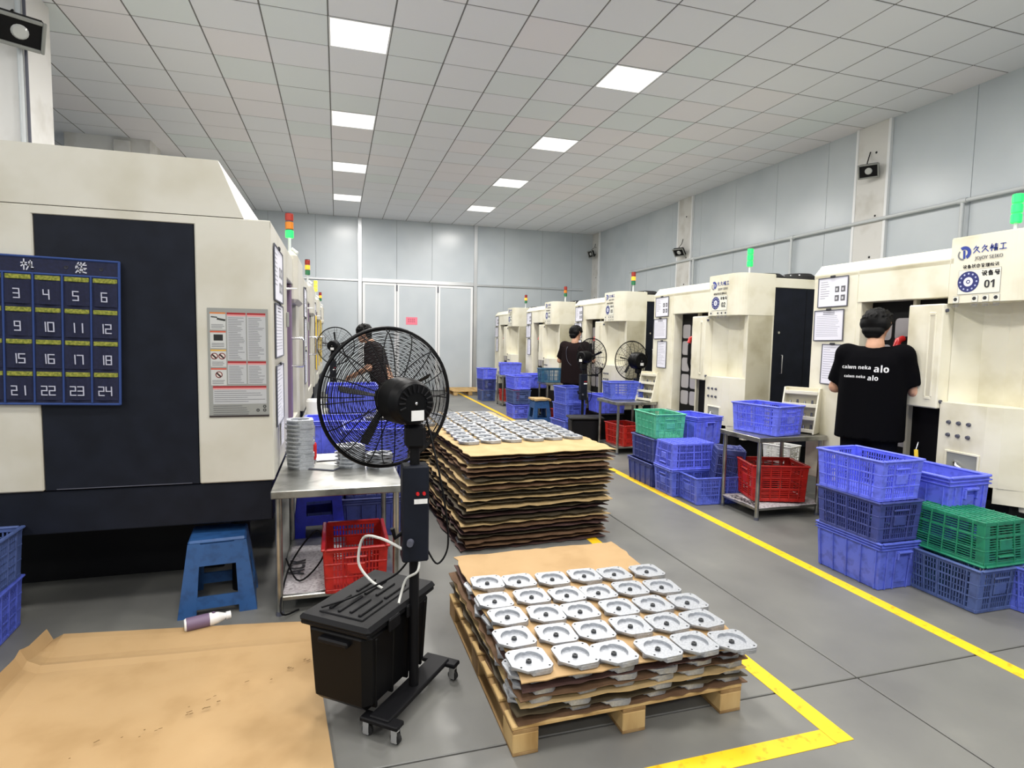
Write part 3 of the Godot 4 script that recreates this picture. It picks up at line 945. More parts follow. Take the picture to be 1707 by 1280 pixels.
func shelf_paper(label: String, xf: Transform3D, w: float, d: float, words: String) -> void:
	var s := thing("newspaper_sheet", label, "paper sheet", xf)
	obj("sheet", sheet_mesh(w, d, 0.002, 5, 0.006, 0.012, 0.0), M.newsprint, s)
	if words:
		text(s, "lettering", words, 0.09, M.ink, Transform3D(Basis(Vector3.UP, PI / 2) * Basis(Vector3.RIGHT, -PI / 2), Vector3(-w * 0.32, 0.0075, 0.02)), true)


func plastic_stool(label: String, m: String, xf: Transform3D, W: float, H: float, double := false) -> Node3D:
	var t := thing("plastic_stool", label, "stool", xf, "")
	var top := W * 0.37
	var foot := W * 0.5
	var seat := MB.new()
	seat.box(Vector3(0, H - 0.012, 0), Vector3(top * 2, 0.024, top * 2), 0.01)
	obj("seat", seat, M[m], t)
	for s in 4:
		# each side: a leaning frame with one or two openings
		var b := MB.new()
		b.xf = Transform3D(Basis(Vector3.UP, s * PI / 2), Vector3.ZERO)
		for e: float in [-1.0, 1.0]:
			var a := Vector3(e * foot, 0, foot)
			var c := Vector3(e * top, H - 0.015, top)
			var a2 := Vector3(e * foot * 0.54, 0, foot)
			var c2 := Vector3(e * top * 0.58, H - 0.015, top)
			slab4(b, a, c, c2, a2, 0.012)
		slab4(b, Vector3(-top * 1.1, H * 0.66, top * 1.11), Vector3(-top, H - 0.02, top), Vector3(top, H - 0.02, top), Vector3(top * 1.1, H * 0.66, top * 1.11), 0.012)
		if double:
			var k := lerpf(foot, top, 0.38)
			slab4(b, Vector3(-k, H * 0.3, k), Vector3(-k * 0.95, H * 0.44, k * 0.95), Vector3(k * 0.95, H * 0.44, k * 0.95), Vector3(k, H * 0.3, k), 0.012)
		else:
			slab4(b, Vector3(-foot * 0.97, H * 0.1, foot * 0.97), Vector3(-foot * 0.92, H * 0.26, foot * 0.92), Vector3(foot * 0.92, H * 0.26, foot * 0.92), Vector3(foot * 0.97, H * 0.1, foot * 0.97), 0.012)
		obj("leg_panel", b, M[m], t)
	return t


func slab4(b: MB, p: Vector3, q: Vector3, r: Vector3, s: Vector3, th: float) -> void:
	var n := (q - p).cross(s - p).normalized()
	if n.z < 0.0:
		n = -n
	var i := -n * th
	b.quad(p, q, r, s, n)
	b.quad(p + i, q + i, r + i, s + i, -n)
	var c := (p + q + r + s) * 0.25
	for e: Array in [[p, q], [q, r], [r, s], [s, p]]:
		var m: Vector3 = (e[0] + e[1]) * 0.5 - c
		b.quad(e[0], e[1], e[1] + i, e[0] + i, (m - n * m.dot(n)).normalized())


func bin_with_lid() -> void:
	var xf := Transform3D(Basis(Vector3.UP, atan2(0.777, 0.63)), Vector3(0.125, 0, -2.285))
	var t := thing("lidded_bin", "big black plastic tote with a clip lid standing at the foot of the near fan", "bin", xf)
	var b := MB.new()
	var L := 0.47
	var W := 0.315
	var H := 0.315
	b.taper = 0.09
	b.tall = H
	b.box(Vector3(0, H * 0.5, 0), Vector3(L - 0.03, H, W - 0.03), 0.03)
	for k: float in [-0.36, -0.12, 0.12, 0.36]:
		b.box(Vector3(k * L, H * 0.46, 0), Vector3(0.014, H * 0.86, W - 0.02), 0.004)
	obj("tub", b, M.black_gloss, t, at(0, 0.088, 0))
	var lid := MB.new()
	lid.box(Vector3(0, 0.415, 0), Vector3(L, 0.03, W), 0.014)
	lid.box(Vector3(0, 0.40, 0), Vector3(L - 0.012, 0.02, W - 0.012), 0.006)
	lid.box(Vector3(-0.02, 0.431, 0), Vector3(L * 0.72, 0.008, W * 0.62), 0.003)
	var ld := obj("lid", lid, M.black, t)
	for k in 4:
		for s: float in [-1.0, 1.0]:
			obj("ridge", MB.new().box(Vector3(s * L * 0.17 - 0.02, 0.4375, (k - 1.5) * 0.046), Vector3(L * (0.3 if k % 2 else 0.26), 0.008, 0.014), 0.003), M.black, ld)
	for s: float in [-1.0, 1.0]:
		obj("handle", MB.new().box(Vector3(s * (L * 0.5 - 0.012), 0.352, 0), Vector3(0.03, 0.022, W * 0.42), 0.006), M.black, t)
		obj("clip", MB.new().box(Vector3(s * 0.06 - 0.02, 0.392, W * 0.5), Vector3(0.07, 0.05, 0.014), 0.005), M.black, t)


# ---------------------------------------------------------------- fans
# blades turn about local z; the guard's middle is the origin, motor on +z
func fan(label: String, foot: Vector3, hub: Vector3, aim: Vector3, R: float, rings: int, pole_back: float, with_bar := true, big := 1.0) -> Node3D:
	var t := thing("pedestal_fan", label, "fan", Transform3D(Basis(), foot))
	var z := -aim.normalized()
	var x := Vector3.UP.cross(z).normalized()
	var xf := Transform3D(Basis(x, z.cross(x), z), hub - foot)
	var rim := MB.new()
	var loop := []
	for i in 64:
		loop.append(Vector3(cos(TAU * i / 64) * R, sin(TAU * i / 64) * R, 0))
	obj("guard_rim", rim.tube(loop, 0.0075, 8, true), M.black_gloss, t, xf)
	for side: float in [1.0, -1.0]:
		var g := MB.new()
		var depth := 0.07 if side > 0.0 else 0.06
		var count := rings if side > 0.0 else rings / 2
		for k in count:
			var r := lerpf(R * 0.3, R * 0.97, float(k) / (count - 1))
			var zz := side * depth * sqrt(maxf(0.0, 1.0 - pow(r / R, 3.0)))
			var lp := []
			for i in 48:
				lp.append(Vector3(cos(TAU * i / 48) * r, sin(TAU * i / 48) * r, zz))
			g.tube(lp, 0.0014, 4, true)
		obj("wire_guard", g, M.black, t, xf).set_meta("kind", "stuff")
		var sp := MB.new()
		for k in (16 if side > 0.0 else 8):
			var pts := []
			for i in 9:
				var r := lerpf(R * 0.26, R, i / 8.0)
				var w := TAU * k / (16 if side > 0.0 else 8) + 0.05 * side * pow(i / 8.0, 2.0)
				pts.append(Vector3(cos(w) * r, sin(w) * r, side * depth * sqrt(maxf(0.0, 1.0 - pow(r / R, 3.0)))))
			sp.tube(pts, 0.0024, 5)
		obj("guard_spokes", sp, M.black, t, xf).set_meta("kind", "stuff")
	for k in 5:
		# narrow twisted metal blades at rest
		var b := MB.new()
		var w := TAU * k / 5 + 0.42
		var last: Array[Vector3] = []
		for i in 9:
			var r := lerpf(0.05, R * 0.74, i / 8.0)
			var half := lerpf(0.012, 0.02, sin(i / 8.0 * 2.2)) 
			var pitch := lerpf(1.25, 0.95, i / 8.0)
			var d := Vector3(cos(w), sin(w), 0)
			var e := Vector3(-sin(w), cos(w), 0)
			var side2 := (e * cos(pitch) + Vector3.BACK * sin(pitch)) * half
			var cur: Array[Vector3] = [d * r - side2, d * r + side2]
			if i > 0:
				var q := (cur[0] - last[0]).cross(last[1] - last[0]).normalized()
				var o := q * 0.0012
				b.quad(last[0] + o, last[1] + o, cur[1] + o, cur[0] + o, q)
				b.quad(last[0] - o, last[1] - o, cur[1] - o, cur[0] - o, -q)
				b.quad(last[0] + o, cur[0] + o, cur[0] - o, last[0] - o, (last[0] - last[1]).normalized())
				b.quad(last[1] + o, cur[1] + o, cur[1] - o, last[1] - o, (last[1] - last[0]).normalized())
			last = cur
		obj("blade", b, M.black, t, xf)
	var zup := Transform3D(Basis(Vector3.RIGHT, PI / 2), Vector3.ZERO)
	obj("hub", MB.new().lathe([Vector2(0, -0.05), Vector2(0.04, -0.045), Vector2(0.05, 0.02), Vector2(0, 0.02)], 20, zup), M.black, t, xf)
	obj("guard_plate", MB.new().lathe([Vector2(R * 0.3, 0.062), Vector2(R * 0.3, 0.078), Vector2(0.05, 0.082), Vector2(0.0, 0.082)], 28, zup), M.black_gloss, t, xf)
	var mo := obj("motor", MB.new().lathe([Vector2(0.0, 0.07), Vector2(0.082 * big, 0.075), Vector2(0.09 * big, 0.1), Vector2(0.088 * big, 0.19), Vector2(0.08 * big, 0.232), Vector2(0.072 * big, 0.242), Vector2(0.0, 0.245)], 28, zup), M.black_gloss, t, xf)
	var ribs := MB.new()
	for k in 18:
		if k > 10 and k < 16:
			continue
		var w := TAU * k / 18
		ribs.tube([Vector3(cos(w) * 0.044, sin(w) * 0.04, 0.245), Vector3(cos(w) * 0.068, sin(w) * 0.068, 0.244)], 0.005, 6)
	obj("cooling_ribs", ribs, M.black, mo)
	obj("label_plate", MB.new().box(Vector3(0.006, -0.045, 0.2465), Vector3(0.052, 0.038, 0.002), 0.0005), M.plastic_white, mo)
	obj("screw", MB.new().ball(Vector3(0, 0, 0.247), Vector3(0.006, 0.006, 0.004), 10, 6), M.chrome, mo)
	var mh := xf * Vector3(0, -0.02, pole_back) + Vector3(0.03 if with_bar else 0.0, 0, 0)
	obj("tilt_bracket", MB.new().box(Vector3(mh.x, mh.y - 0.11, mh.z), Vector3(0.075, 0.09, 0.08), 0.012), M.black, t)
	obj("pole", MB.new().cyl(Vector3(mh.x, 0.07, mh.z), Vector3(mh.x, mh.y - 0.1, mh.z), 0.019, -1, 16), M.black, t)
	var bx := obj("control_box", MB.new().box(Vector3(mh.x, mh.y - 0.405, mh.z), Vector3(0.1, 0.37, 0.085), 0.006), M.navy_panel, t)
	obj("knob", MB.new().cyl(Vector3(mh.x - 0.02, mh.y - 0.51, mh.z + 0.042), Vector3(mh.x - 0.025, mh.y - 0.51, mh.z + 0.065), 0.014, 0.012, 14), M.frame_grey, bx)
	obj("name_plate", MB.new().box(Vector3(mh.x + 0.018, mh.y - 0.355, mh.z + 0.0435), Vector3(0.05, 0.018, 0.002)), M.plastic_white, bx)
	for s: float in [-1.0, 1.0]:
		obj("switch", MB.new().cyl(Vector3(mh.x + 0.018 + s * 0.012, mh.y - 0.325, mh.z + 0.042), Vector3(mh.x + 0.018 + s * 0.012, mh.y - 0.325, mh.z + 0.052), 0.007, 0.006, 10), M.red_gloss, bx)
	obj("clamp_lever", MB.new().tube([Vector3(mh.x - 0.04, mh.y - 0.48, mh.z), Vector3(mh.x - 0.075, mh.y - 0.5, mh.z + 0.01), Vector3(mh.x - 0.085, mh.y - 0.46, mh.z + 0.015)], 0.009, 8), M.black, bx)
	if with_bar:
		var u := Vector3(0.63, 0, -0.777)
		var turn := Basis(Vector3.UP, atan2(0.777, 0.63))
		var base := obj("base_bar", MB.new().box(Vector3(0, 0.0, 0), Vector3(0.45, 0.022, 0.085), 0.004), M.black, t, Transform3D(turn, Vector3(mh.x - 0.005, 0.075, mh.z + 0.0)))
		for s: float in [-1.0, 1.0]:
			var c := Transform3D(turn, Vector3(mh.x, 0, mh.z) + u * s * 0.215)
			obj("end_bar", MB.new().box(Vector3(0, 0.07, 0.0), Vector3(0.05, 0.018, 0.16), 0.004), M.black, t, c)
			for k: float in [-1.0, 1.0]:
				var cs := obj("caster", MB.new().cyl(Vector3(-0.009, 0.022, k * 0.06), Vector3(0.009, 0.022, k * 0.06), 0.022, -1, 16, 0.004), M.rubber, t, c)
				obj("fork", MB.new().box(Vector3(0.013, 0.035, k * 0.06), Vector3(0.004, 0.05, 0.025), 0.001).box(Vector3(-0.013, 0.035, k * 0.06), Vector3(0.004, 0.05, 0.025), 0.001).cyl(Vector3(0, 0.05, k * 0.06), Vector3(0, 0.062, k * 0.06), 0.014, -1, 12), M.chrome, cs)
	else:
		obj("base_plate", MB.new().lathe([Vector2(0, 0.0), Vector2(0.14, 0.0), Vector2(0.14, 0.015), Vector2(0.05, 0.05), Vector2(0, 0.075)], 24, Transform3D(Basis(), Vector3(mh.x, 0, mh.z))), M.black, t)
	obj("cable", MB.new().tube(bent([xf * Vector3(0.07, -0.02, 0.15), xf * Vector3(0.1, -0.08, 0.14), Vector3(mh.x + 0.09, mh.y - 0.25, mh.z + 0.02), Vector3(mh.x + 0.12, mh.y - 0.42, mh.z + 0.02), Vector3(mh.x + 0.13, mh.y - 0.56, mh.z), Vector3(mh.x + 0.09, mh.y - 0.62, mh.z), Vector3(mh.x + 0.05, mh.y - 0.56, mh.z)]), 0.004, 6), M.black, t)
	return t


# ---------------------------------------------------------------- machines
# right-hand machines. Local: x into the machine, front at x = 0, z along the row (towards the viewer +)
func machine_right() -> Node3D:
	var t := thing("machining_center", "cream machining centre", "machine")
	var c: Material = M.cream
	# housing
	var b := MB.new()
	b.bb(Vector3(0, 0.3, -1.17), Vector3(0.3, 2.03, -0.72), 0.008)                       # far column
	b.bb(Vector3(0.0, 1.78, -0.722), Vector3(0.3, 2.03, 0.0), 0.004)                     # over the doors
	b.prism([Vector2(0.0, 2.0), Vector2(0.0, 2.035), Vector2(0.07, 2.115), Vector2(0.4, 2.125), Vector2(0.4, 2.0)], -1.168, 0.02, Transform3D(Basis(Vector3(1, 0, 0), Vector3(0, 0, 1), Vector3(0, 1, 0)), Vector3.ZERO))
	b.bb(Vector3(0.28, 0.3, -1.17), Vector3(0.45, 2.12, -0.74), 0.004)
	b.bb(Vector3(0.28, 1.8, -0.76), Vector3(0.45, 2.12, 0.3), 0.004)
	b.bb(Vector3(0.44, 0.32, -1.17), Vector3(2.1, 2.125, 0.44), 0.01)                    # rear block
	obj("housing", b, c, t)
	obj("door_jamb", MB.new().bb(Vector3(0.005, 0.45, -0.725), Vector3(0.13, 1.782, -0.685), 0.003), c, t)
	# side cheek facing the viewer, with the dark cabinet door
	var sk := MB.new()
	sk.bb(Vector3(0.13, 0.42, 0.44), Vector3(0.44, 2.13, 0.5), 0.006)
	sk.bb(Vector3(0.42, 2.03, 0.44), Vector3(2.1, 2.13, 0.5), 0.004)
	sk.bb(Vector3(1.3, 0.32, 0.44), Vector3(2.1, 2.04, 0.5), 0.004)
	obj("side_panel", sk, c, t)
	var cd := obj("cabinet_door", MB.new().bb(Vector3(0.425, 0.32, 0.44), Vector3(1.3, 2.03, 0.492), 0.004), M.navy_panel, t)
	for x: float in [0.5, 0.98]:
		obj("handle", MB.new().tube([Vector3(x + 0.06, 1.32, 0.49), Vector3(x + 0.06, 1.32, 0.525), Vector3(x + 0.06, 1.13, 0.525), Vector3(x + 0.06, 1.13, 0.49)], 0.006, 8), M.chrome, cd)
		obj("lock", MB.new().cyl(Vector3(x + 0.02, 1.56, 0.49), Vector3(x + 0.02, 1.56, 0.505), 0.016, 0.013, 14), M.chrome, cd)
	obj("cabinet_seam", MB.new().bb(Vector3(0.86, 0.34, 0.49), Vector3(0.866, 2.02, 0.4935)), M.black, cd)
	# control head with rounded near corner
	var plan := [Vector2(0.0, 0.0), Vector2(0.0, 0.36)]
	for k in 9:
		var w := PI + (PI / 2) * (k / 8.0)
		plan.append(Vector2(0.14 + cos(w) * 0.14, 0.365 - sin(w) * 0.137))
	plan.append_array([Vector2(0.45, 0.502), Vector2(0.45, 0.0)])
	obj("control_head", MB.new().prism(plan, 1.735, 2.16).prism(_shrink(plan, 0.985), 2.16, 2.168), c, t)
	# hollow under the head
	var nich := [Vector2(0.07, -0.003), Vector2(0.1, 0.02), Vector2(0.2, 0.1), Vector2(0.22, 0.25), Vector2(0.2, 0.36), Vector2(0.13, 0.46), Vector2(0.13, 0.5), Vector2(0.45, 0.5), Vector2(0.45, 0.0)]
	obj("recess", MB.new().prism(nich, 1.06, 1.74), c, t)
	# lower body, its hem cut in an arch
	var low := [Vector2(0.0, 0.0), Vector2(0.0, 0.3), Vector2(0.03, 0.38), Vector2(0.13, 0.5), Vector2(0.45, 0.5), Vector2(0.45, 0.0)]
	obj("lower_body", MB.new().prism(low, 0.56, 1.07).prism([Vector2(0.02, 0.36), Vector2(0.13, 0.5), Vector2(0.45, 0.5), Vector2(0.45, 0.36)], 0.46, 0.565), c, t)
	obj("plinth", MB.new().bb(Vector3(0.1, 0.0, -1.12), Vector3(2.05, 0.46, 0.42), 0.01), M.black, t)
	obj("drip_tray", MB.new().bb(Vector3(-0.04, 0.5, -0.72), Vector3(0.3, 0.53, -0.01), 0.004).bb(Vector3(-0.04, 0.5, -0.72), Vector3(-0.03, 0.62, -0.01), 0.003), M.sheet_metal, t)
	# dark doors with rounded panes, and the cream sliding leaf with its long grip
	var dd := obj("glazed_door", MB.new().bb(Vector3(0.12, 0.53, -0.7), Vector3(0.15, 1.785, 0.0), 0.004), M.black, t)
	for i in 2:
		for k in 5:
			var p := MB.new()
			var out := []
			for q: Array in [[1, 1], [-1, 1], [-1, -1], [1, -1]]:
				for s in 4:
					var w := atan2(q[1], q[0]) - PI / 4 + (PI / 2) * s / 3.0
					out.append(Vector2(q[0] * 0.05 + cos(w) * 0.028, q[1] * 0.055 + sin(w) * 0.028))
			p.prism(out, 0.0, 0.006, Transform3D(Basis(Vector3(0, 0, 1), Vector3(-1, 0, 0), Vector3(0, 1, 0)), Vector3(0.121, 1.57 - 0.2 * k, -0.58 + 0.185 * i)))
			obj("pane", p, M.pane, dd)
	obj("door_post", MB.new().bb(Vector3(0.08, 0.53, -0.315), Vector3(0.125, 1.785, -0.29), 0.003), M.cream_dark, t)
	var hd := obj("door_handle", MB.new().tube([Vector3(0.11, 1.5, -0.37), Vector3(0.04, 1.48, -0.37), Vector3(0.02, 1.4, -0.37), Vector3(0.02, 1.2, -0.37), Vector3(0.05, 1.12, -0.37), Vector3(0.11, 1.11, -0.37)], 0.018, 10), M.black, t)
	obj("red_grip", MB.new().tube([Vector3(0.075, 1.5, -0.37), Vector3(0.03, 1.485, -0.37), Vector3(0.012, 1.43, -0.37)], 0.023, 10), M.red_gloss, hd)
	var sl := obj("sliding_leaf", MB.new().bb(Vector3(-0.03, 1.02, -0.255), Vector3(0.16, 1.735, -0.005), 0.008), c, t)
	var gp := MB.new()
	gp.bb(Vector3(-0.034, 1.1, -0.1), Vector3(-0.026, 1.66, -0.088), 0.002)
	gp.bb(Vector3(-0.034, 1.1, -0.056), Vector3(-0.026, 1.66, -0.044), 0.002)
	gp.bb(Vector3(-0.034, 1.66, -0.096), Vector3(-0.026, 1.68, -0.05), 0.002)
	gp.bb(Vector3(-0.034, 1.08, -0.096), Vector3(-0.026, 1.1, -0.05), 0.002)
	obj("grip", gp, c, sl)
	obj("grip_slot", MB.new().bb(Vector3(-0.0305, 1.1, -0.088), Vector3(-0.02, 1.66, -0.056)), M.cream_dark, sl)
	for y: float in [1.07, 1.69]:
		obj("hinge", MB.new().cyl(Vector3(0.0, y, -0.005), Vector3(0.0, y, 0.006), 0.012, -1, 10), M.frame_grey, sl)
	# knobs and the service window
	for k in 3:
		for r in 2:
			var q := Vector3(-0.001, 0.94 - 0.085 * r, 0.07 + 0.065 * k)
			obj("knob", MB.new().cyl(q, q + Vector3(-0.014, 0, 0), 0.014, 0.011, 12), M.frame_grey, t)
	var wf := MB.new()
	for s: float in [-1.0, 1.0]:
		wf.box(Vector3(-0.003, 0.67, 0.17 + s * 0.105), Vector3(0.008, 0.16, 0.014), 0.002)
		wf.box(Vector3(-0.003, 0.67 + s * 0.075, 0.17), Vector3(0.008, 0.014, 0.2), 0.002)
	var sw := obj("service_window", wf, c, t)
	obj("window_back", MB.new().bb(Vector3(-0.001, 0.6, 0.07), Vector3(0.001, 0.74, 0.27)), M.sheet_metal, sw)
	obj("pipe_outlet", MB.new().tube([Vector3(0.01, 0.68, 0.12), Vector3(-0.03, 0.66, 0.16), Vector3(-0.02, 0.62, 0.24)], 0.016, 10), M.chrome, sw)
	# roof clutter: cable covers
	for k in 3:
		var q: Vector3 = [Vector3(0.75, 2.125, -0.25), Vector3(0.65, 2.125, 0.12), Vector3(0.95, 2.125, 0.25)][k]
		var dm := obj("cable_cover", MB.new().lathe([Vector2(0.2, 0.0), Vector2(0.19, 0.05), Vector2(0.14, 0.085), Vector2(0.0, 0.1)], 18, Transform3D(Basis(), q)), M.rubber, t)
		for s in 5:
			obj("stud", MB.new().ball(q + Vector3(cos(s * 0.5 + 2.2) * 0.17, 0.06, sin(s * 0.5 + 2.2) * 0.17), Vector3(0.012, 0.012, 0.012), 8, 5), M.chrome, dm)
	return t


func _shrink(p: Array, k: float) -> Array:
	var out := []
	for q: Vector2 in p:
		out.append((q - Vector2(0.2, 0.25)) * k + Vector2(0.2, 0.25))
	return out


func signal_light(parent: Node, p: Vector3, lit: String, single := false) -> void:
	var s := obj("signal_lamp", MB.new().cyl(p, p + Vector3(0, 0.12, 0), 0.012, -1, 10).cyl(p, p + Vector3(0, 0.015, 0), 0.03, 0.026, 14), M.pipe, parent)
	var names := ["lamp_green", "lamp_amber", "lamp_red"]
	if single:
		names = ["lit_" + lit, "lit_" + lit, "lit_" + lit]
	for k in names.size():
		var m: String = names[k]
		if not single and m == "lamp_" + lit:
			m = "lit_" + lit
		obj(["green_lens", "amber_lens", "red_lens"][k] if not single else "lens", MB.new().cyl(p + Vector3(0, 0.12 + 0.066 * k, 0), p + Vector3(0, 0.18 + 0.066 * k, 0), 0.032, -1, 18, 0.005), M[m], s)
		if not single:
			obj("band", MB.new().cyl(p + Vector3(0, 0.18 + 0.066 * k, 0), p + Vector3(0, 0.186 + 0.066 * k, 0), 0.03, -1, 16), M.frame_grey, s)
	var l := OmniLight3D.new()
	l.name = "glow"
	l.light_color = (M["lit_" + lit] as StandardMaterial3D).emission
	l.light_energy = 0.012
	l.light_size = 0.03
	l.omni_range = 20.0
	l.omni_attenuation = 2.0
	l.shadow_enabled = true
	var lit_k := 1 if single else names.find("lamp_" + lit)
	l.position = p + Vector3(0, 0.15 + 0.066 * lit_k, 0)
	s.add_child(l)


func machine_print(parent: Node, number: String, xf: Transform3D, full := true) -> void:
	# xf: x to the right along the face, y up, z out of it; the origin at the top left of the print
	var p := MB.new()
	p.xf = xf
	var blue := rgb(44, 66, 150)
	var ink := rgb(40, 40, 46)
	p.ring(Vector2(0.045, -0.055), 0.026, 0.036, rgb(120, 122, 124), 1, PI * 0.75, PI * 1.55)
	p.ring(Vector2(0.05, -0.045), 0.022, 0.044, blue, 1, -PI * 0.35, PI * 0.7)
	p.stroke(Vector2(0.05, -0.035), Vector2(0.052, -0.075), 0.014, blue, 2)
	var names := ["jiu", "jiu", "jing", "gong"]
	for k in 4:
		p.glyph(GLYPH[names[k]], 0.105 + 0.052 * k, -0.01, 0.046, 0.0058, blue, 2)
	var small := ["she", "bei", "zhuang", "tai", "guan", "li", "biao", "shi"]
	for k in 8:
		p.glyph(GLYPH[small[k]], 0.05 + 0.028 * k, -0.125, 0.024, 0.0034, ink, 2)
	p.rect(0.025, -0.315, 0.285, -0.158, rgb(150, 150, 148), 1)
	p.rect(0.027, -0.313, 0.283, -0.16, rgb(228, 228, 214), 2)
	p.ring(Vector2(0.09, -0.235), 0.0, 0.068, rgb(42, 48, 110), 3, 0, TAU, 36)
	p.ring(Vector2(0.09, -0.235), 0.013, 0.03, rgb(222, 224, 236), 4)
	p.ring(Vector2(0.09, -0.235), 0.0, 0.007, rgb(222, 224, 236), 4)
	for k in 12:
		var d := Vector2.from_angle(TAU * k / 12.0)
		p.ring(Vector2(0.09, -0.235) + d * 0.052, 0.0, 0.006, rgb(180, 186, 220), 4, 0, TAU, 8)
	for k in 3:
		p.glyph(GLYPH[["she", "bei", "hao"][k]], 0.172 + 0.037 * k, -0.172, 0.033, 0.0055, ink, 3)
	for k in 4:
		var x: float = [0.0, 0.12, 0.185, 0.25][k]
		p.rect(x, -0.368, x + 0.038, -0.325, rgb(160, 160, 158), 1)
		p.rect(x + 0.001, -0.367, x + 0.036, -0.327, rgb(226, 226, 214), 2)
		p.ring(Vector2(x + 0.015, -0.345), 0.0, 0.013, ink, 3, 0, TAU, 6)
		p.rect(x, -0.385, x + 0.04, -0.38, rgb(110, 110, 112), 1)
		p.rect(x, -0.395, x + 0.036, -0.391, rgb(110, 110, 112), 1)
	var o := obj("printed_label", p, M.print, parent)
	text(o, "lettering", "JOJOY SEIKO", 0.0225, M.frame_grey, Transform3D(xf.basis, xf * Vector3(0.205, -0.087, 0.0008)))
	text(o, "number", number, 0.05, M.ink, Transform3D(xf.basis, xf * Vector3(0.225, -0.258, 0.002)), true)


# framed sheet: the origin in the middle, print on +z
func notice(label: String, xf: Transform3D, w: float, h: float, style: int, framed := true) -> void:
	var t := thing("framed_notice" if framed else "paper_notice", label, "notice", xf, "notice sheets on the machines")
	obj("paper", MB.new().box(Vector3(0, 0, 0.002), Vector3(w, h, 0.003)), M.paper, t)
	if framed:
		var f := MB.new()
		for s: float in [-1.0, 1.0]:
			f.box(Vector3(s * w * 0.5, 0, 0.004), Vector3(0.008, h + 0.008, 0.008), 0.002)
			f.box(Vector3(0, s * h * 0.5, 0.004), Vector3(w, 0.008, 0.008), 0.002)
		obj("frame", f, M.frame_grey, t)
		obj("clip", MB.new().box(Vector3(0, h * 0.5 + 0.006, 0.008), Vector3(0.05, 0.02, 0.012), 0.004), M.ink, t)
	var p := MB.new()
	p.xf = Transform3D(Basis(), Vector3(0, 0, 0.0036))
	var r := RandomNumberGenerator.new()
	r.seed = style * 31 + int(w * 1000)
	if style == 0:
		for i in 2:
			for k in 2:
				var x := w * (0.08 + 0.2 * i)
				var y := h * (-0.02 - 0.3 * k)
				p.rect(x, y, x + w * 0.14, y + h * 0.2, rgb(90, 90, 96))
				p.rect(x + w * 0.03, y + h * 0.05, x + w * 0.09, y + h * 0.14, rgb(190, 190, 196), 2)
		for k in 8:
			p.rect(-w * 0.42, h * (0.35 - 0.08 * k), w * (-0.1 - r.randf() * 0.15), h * (0.37 - 0.08 * k), rgb(150, 150, 158))
	else:
		for k in 14:
			var y := h * (0.42 - 0.06 * k)
			if style == 1 and k < 2:
				p.rect(-w * 0.2, y, w * 0.2, y + h * 0.025, rgb(120, 120, 130))
			else:
				p.rect(-w * 0.42, y, w * (0.4 - r.randf() * (0.5 if style == 2 else 0.15)), y + h * 0.012, rgb(158, 158, 172))
	obj("print", p, M.print, t)


func right_row() -> void:
	var zs := [-2.96, -5.62, -8.27, -10.97, -13.58]
	var ord := ["nearest", "second", "third", "fourth", "farthest"]
	var proto: Node3D
	var copies: Array[Node3D] = []
	proto = machine_right()
	for k in 5:
		var label: String = "%s cream machining centre in the right-hand row%s" % [ord[k], ["", ", green beacon lit", ", yellow beacon lit", ", yellow globe beacon", ", small red and amber beacon"][k]]
		var t: Node3D = proto if k == 0 else dup(proto, label, Transform3D())
		t.transform = at(3.95, 0, zs[k])
		t.set_meta("label", label)
		t.set_meta("group", "machining centres in the right-hand row")
		copies.append(t)
	for k in 5:
		var t := copies[k]
		var face := Basis(Vector3(0, 0, 1), Vector3.UP, Vector3(-1, 0, 0))
		machine_print(t, "0%d" % (k + 1), Transform3D(face, Vector3(-0.0015, 2.105 if k < 2 else 2.14, 0.035)))
		signal_light(t, [Vector3(0.45, 2.166, 0.085), Vector3(0.42, 2.166, 0.12), Vector3(0.35, 2.166, 0.25), Vector3(0.35, 2.166, 0.2), Vector3(0.35, 2.166, 0.3)][k], ["green", "green", "amber", "yellow", "amber"][k], k == 1 or k == 0)
		var z: float = zs[k]
		var who: String = "on the %s right-hand machine" % ord[k]
		for q: Array in [["square framed sheet with dark codes, top one " + who, 1.88, -0.96, 0.30, 0.24, 0, 0.01], ["lilac framed text sheet, middle one " + who, 1.605, -0.985, 0.30, 0.25, 1, 0.015], ["tall framed form with handwriting, lowest one " + who, 1.28, -0.93, 0.21, 0.33, 2, -0.01]]:
			notice(q[0], Transform3D(face * Basis(Vector3.BACK, q[6] + 0.004 * k), Vector3(3.945, q[1], z + q[2])), q[3], q[4], q[5])


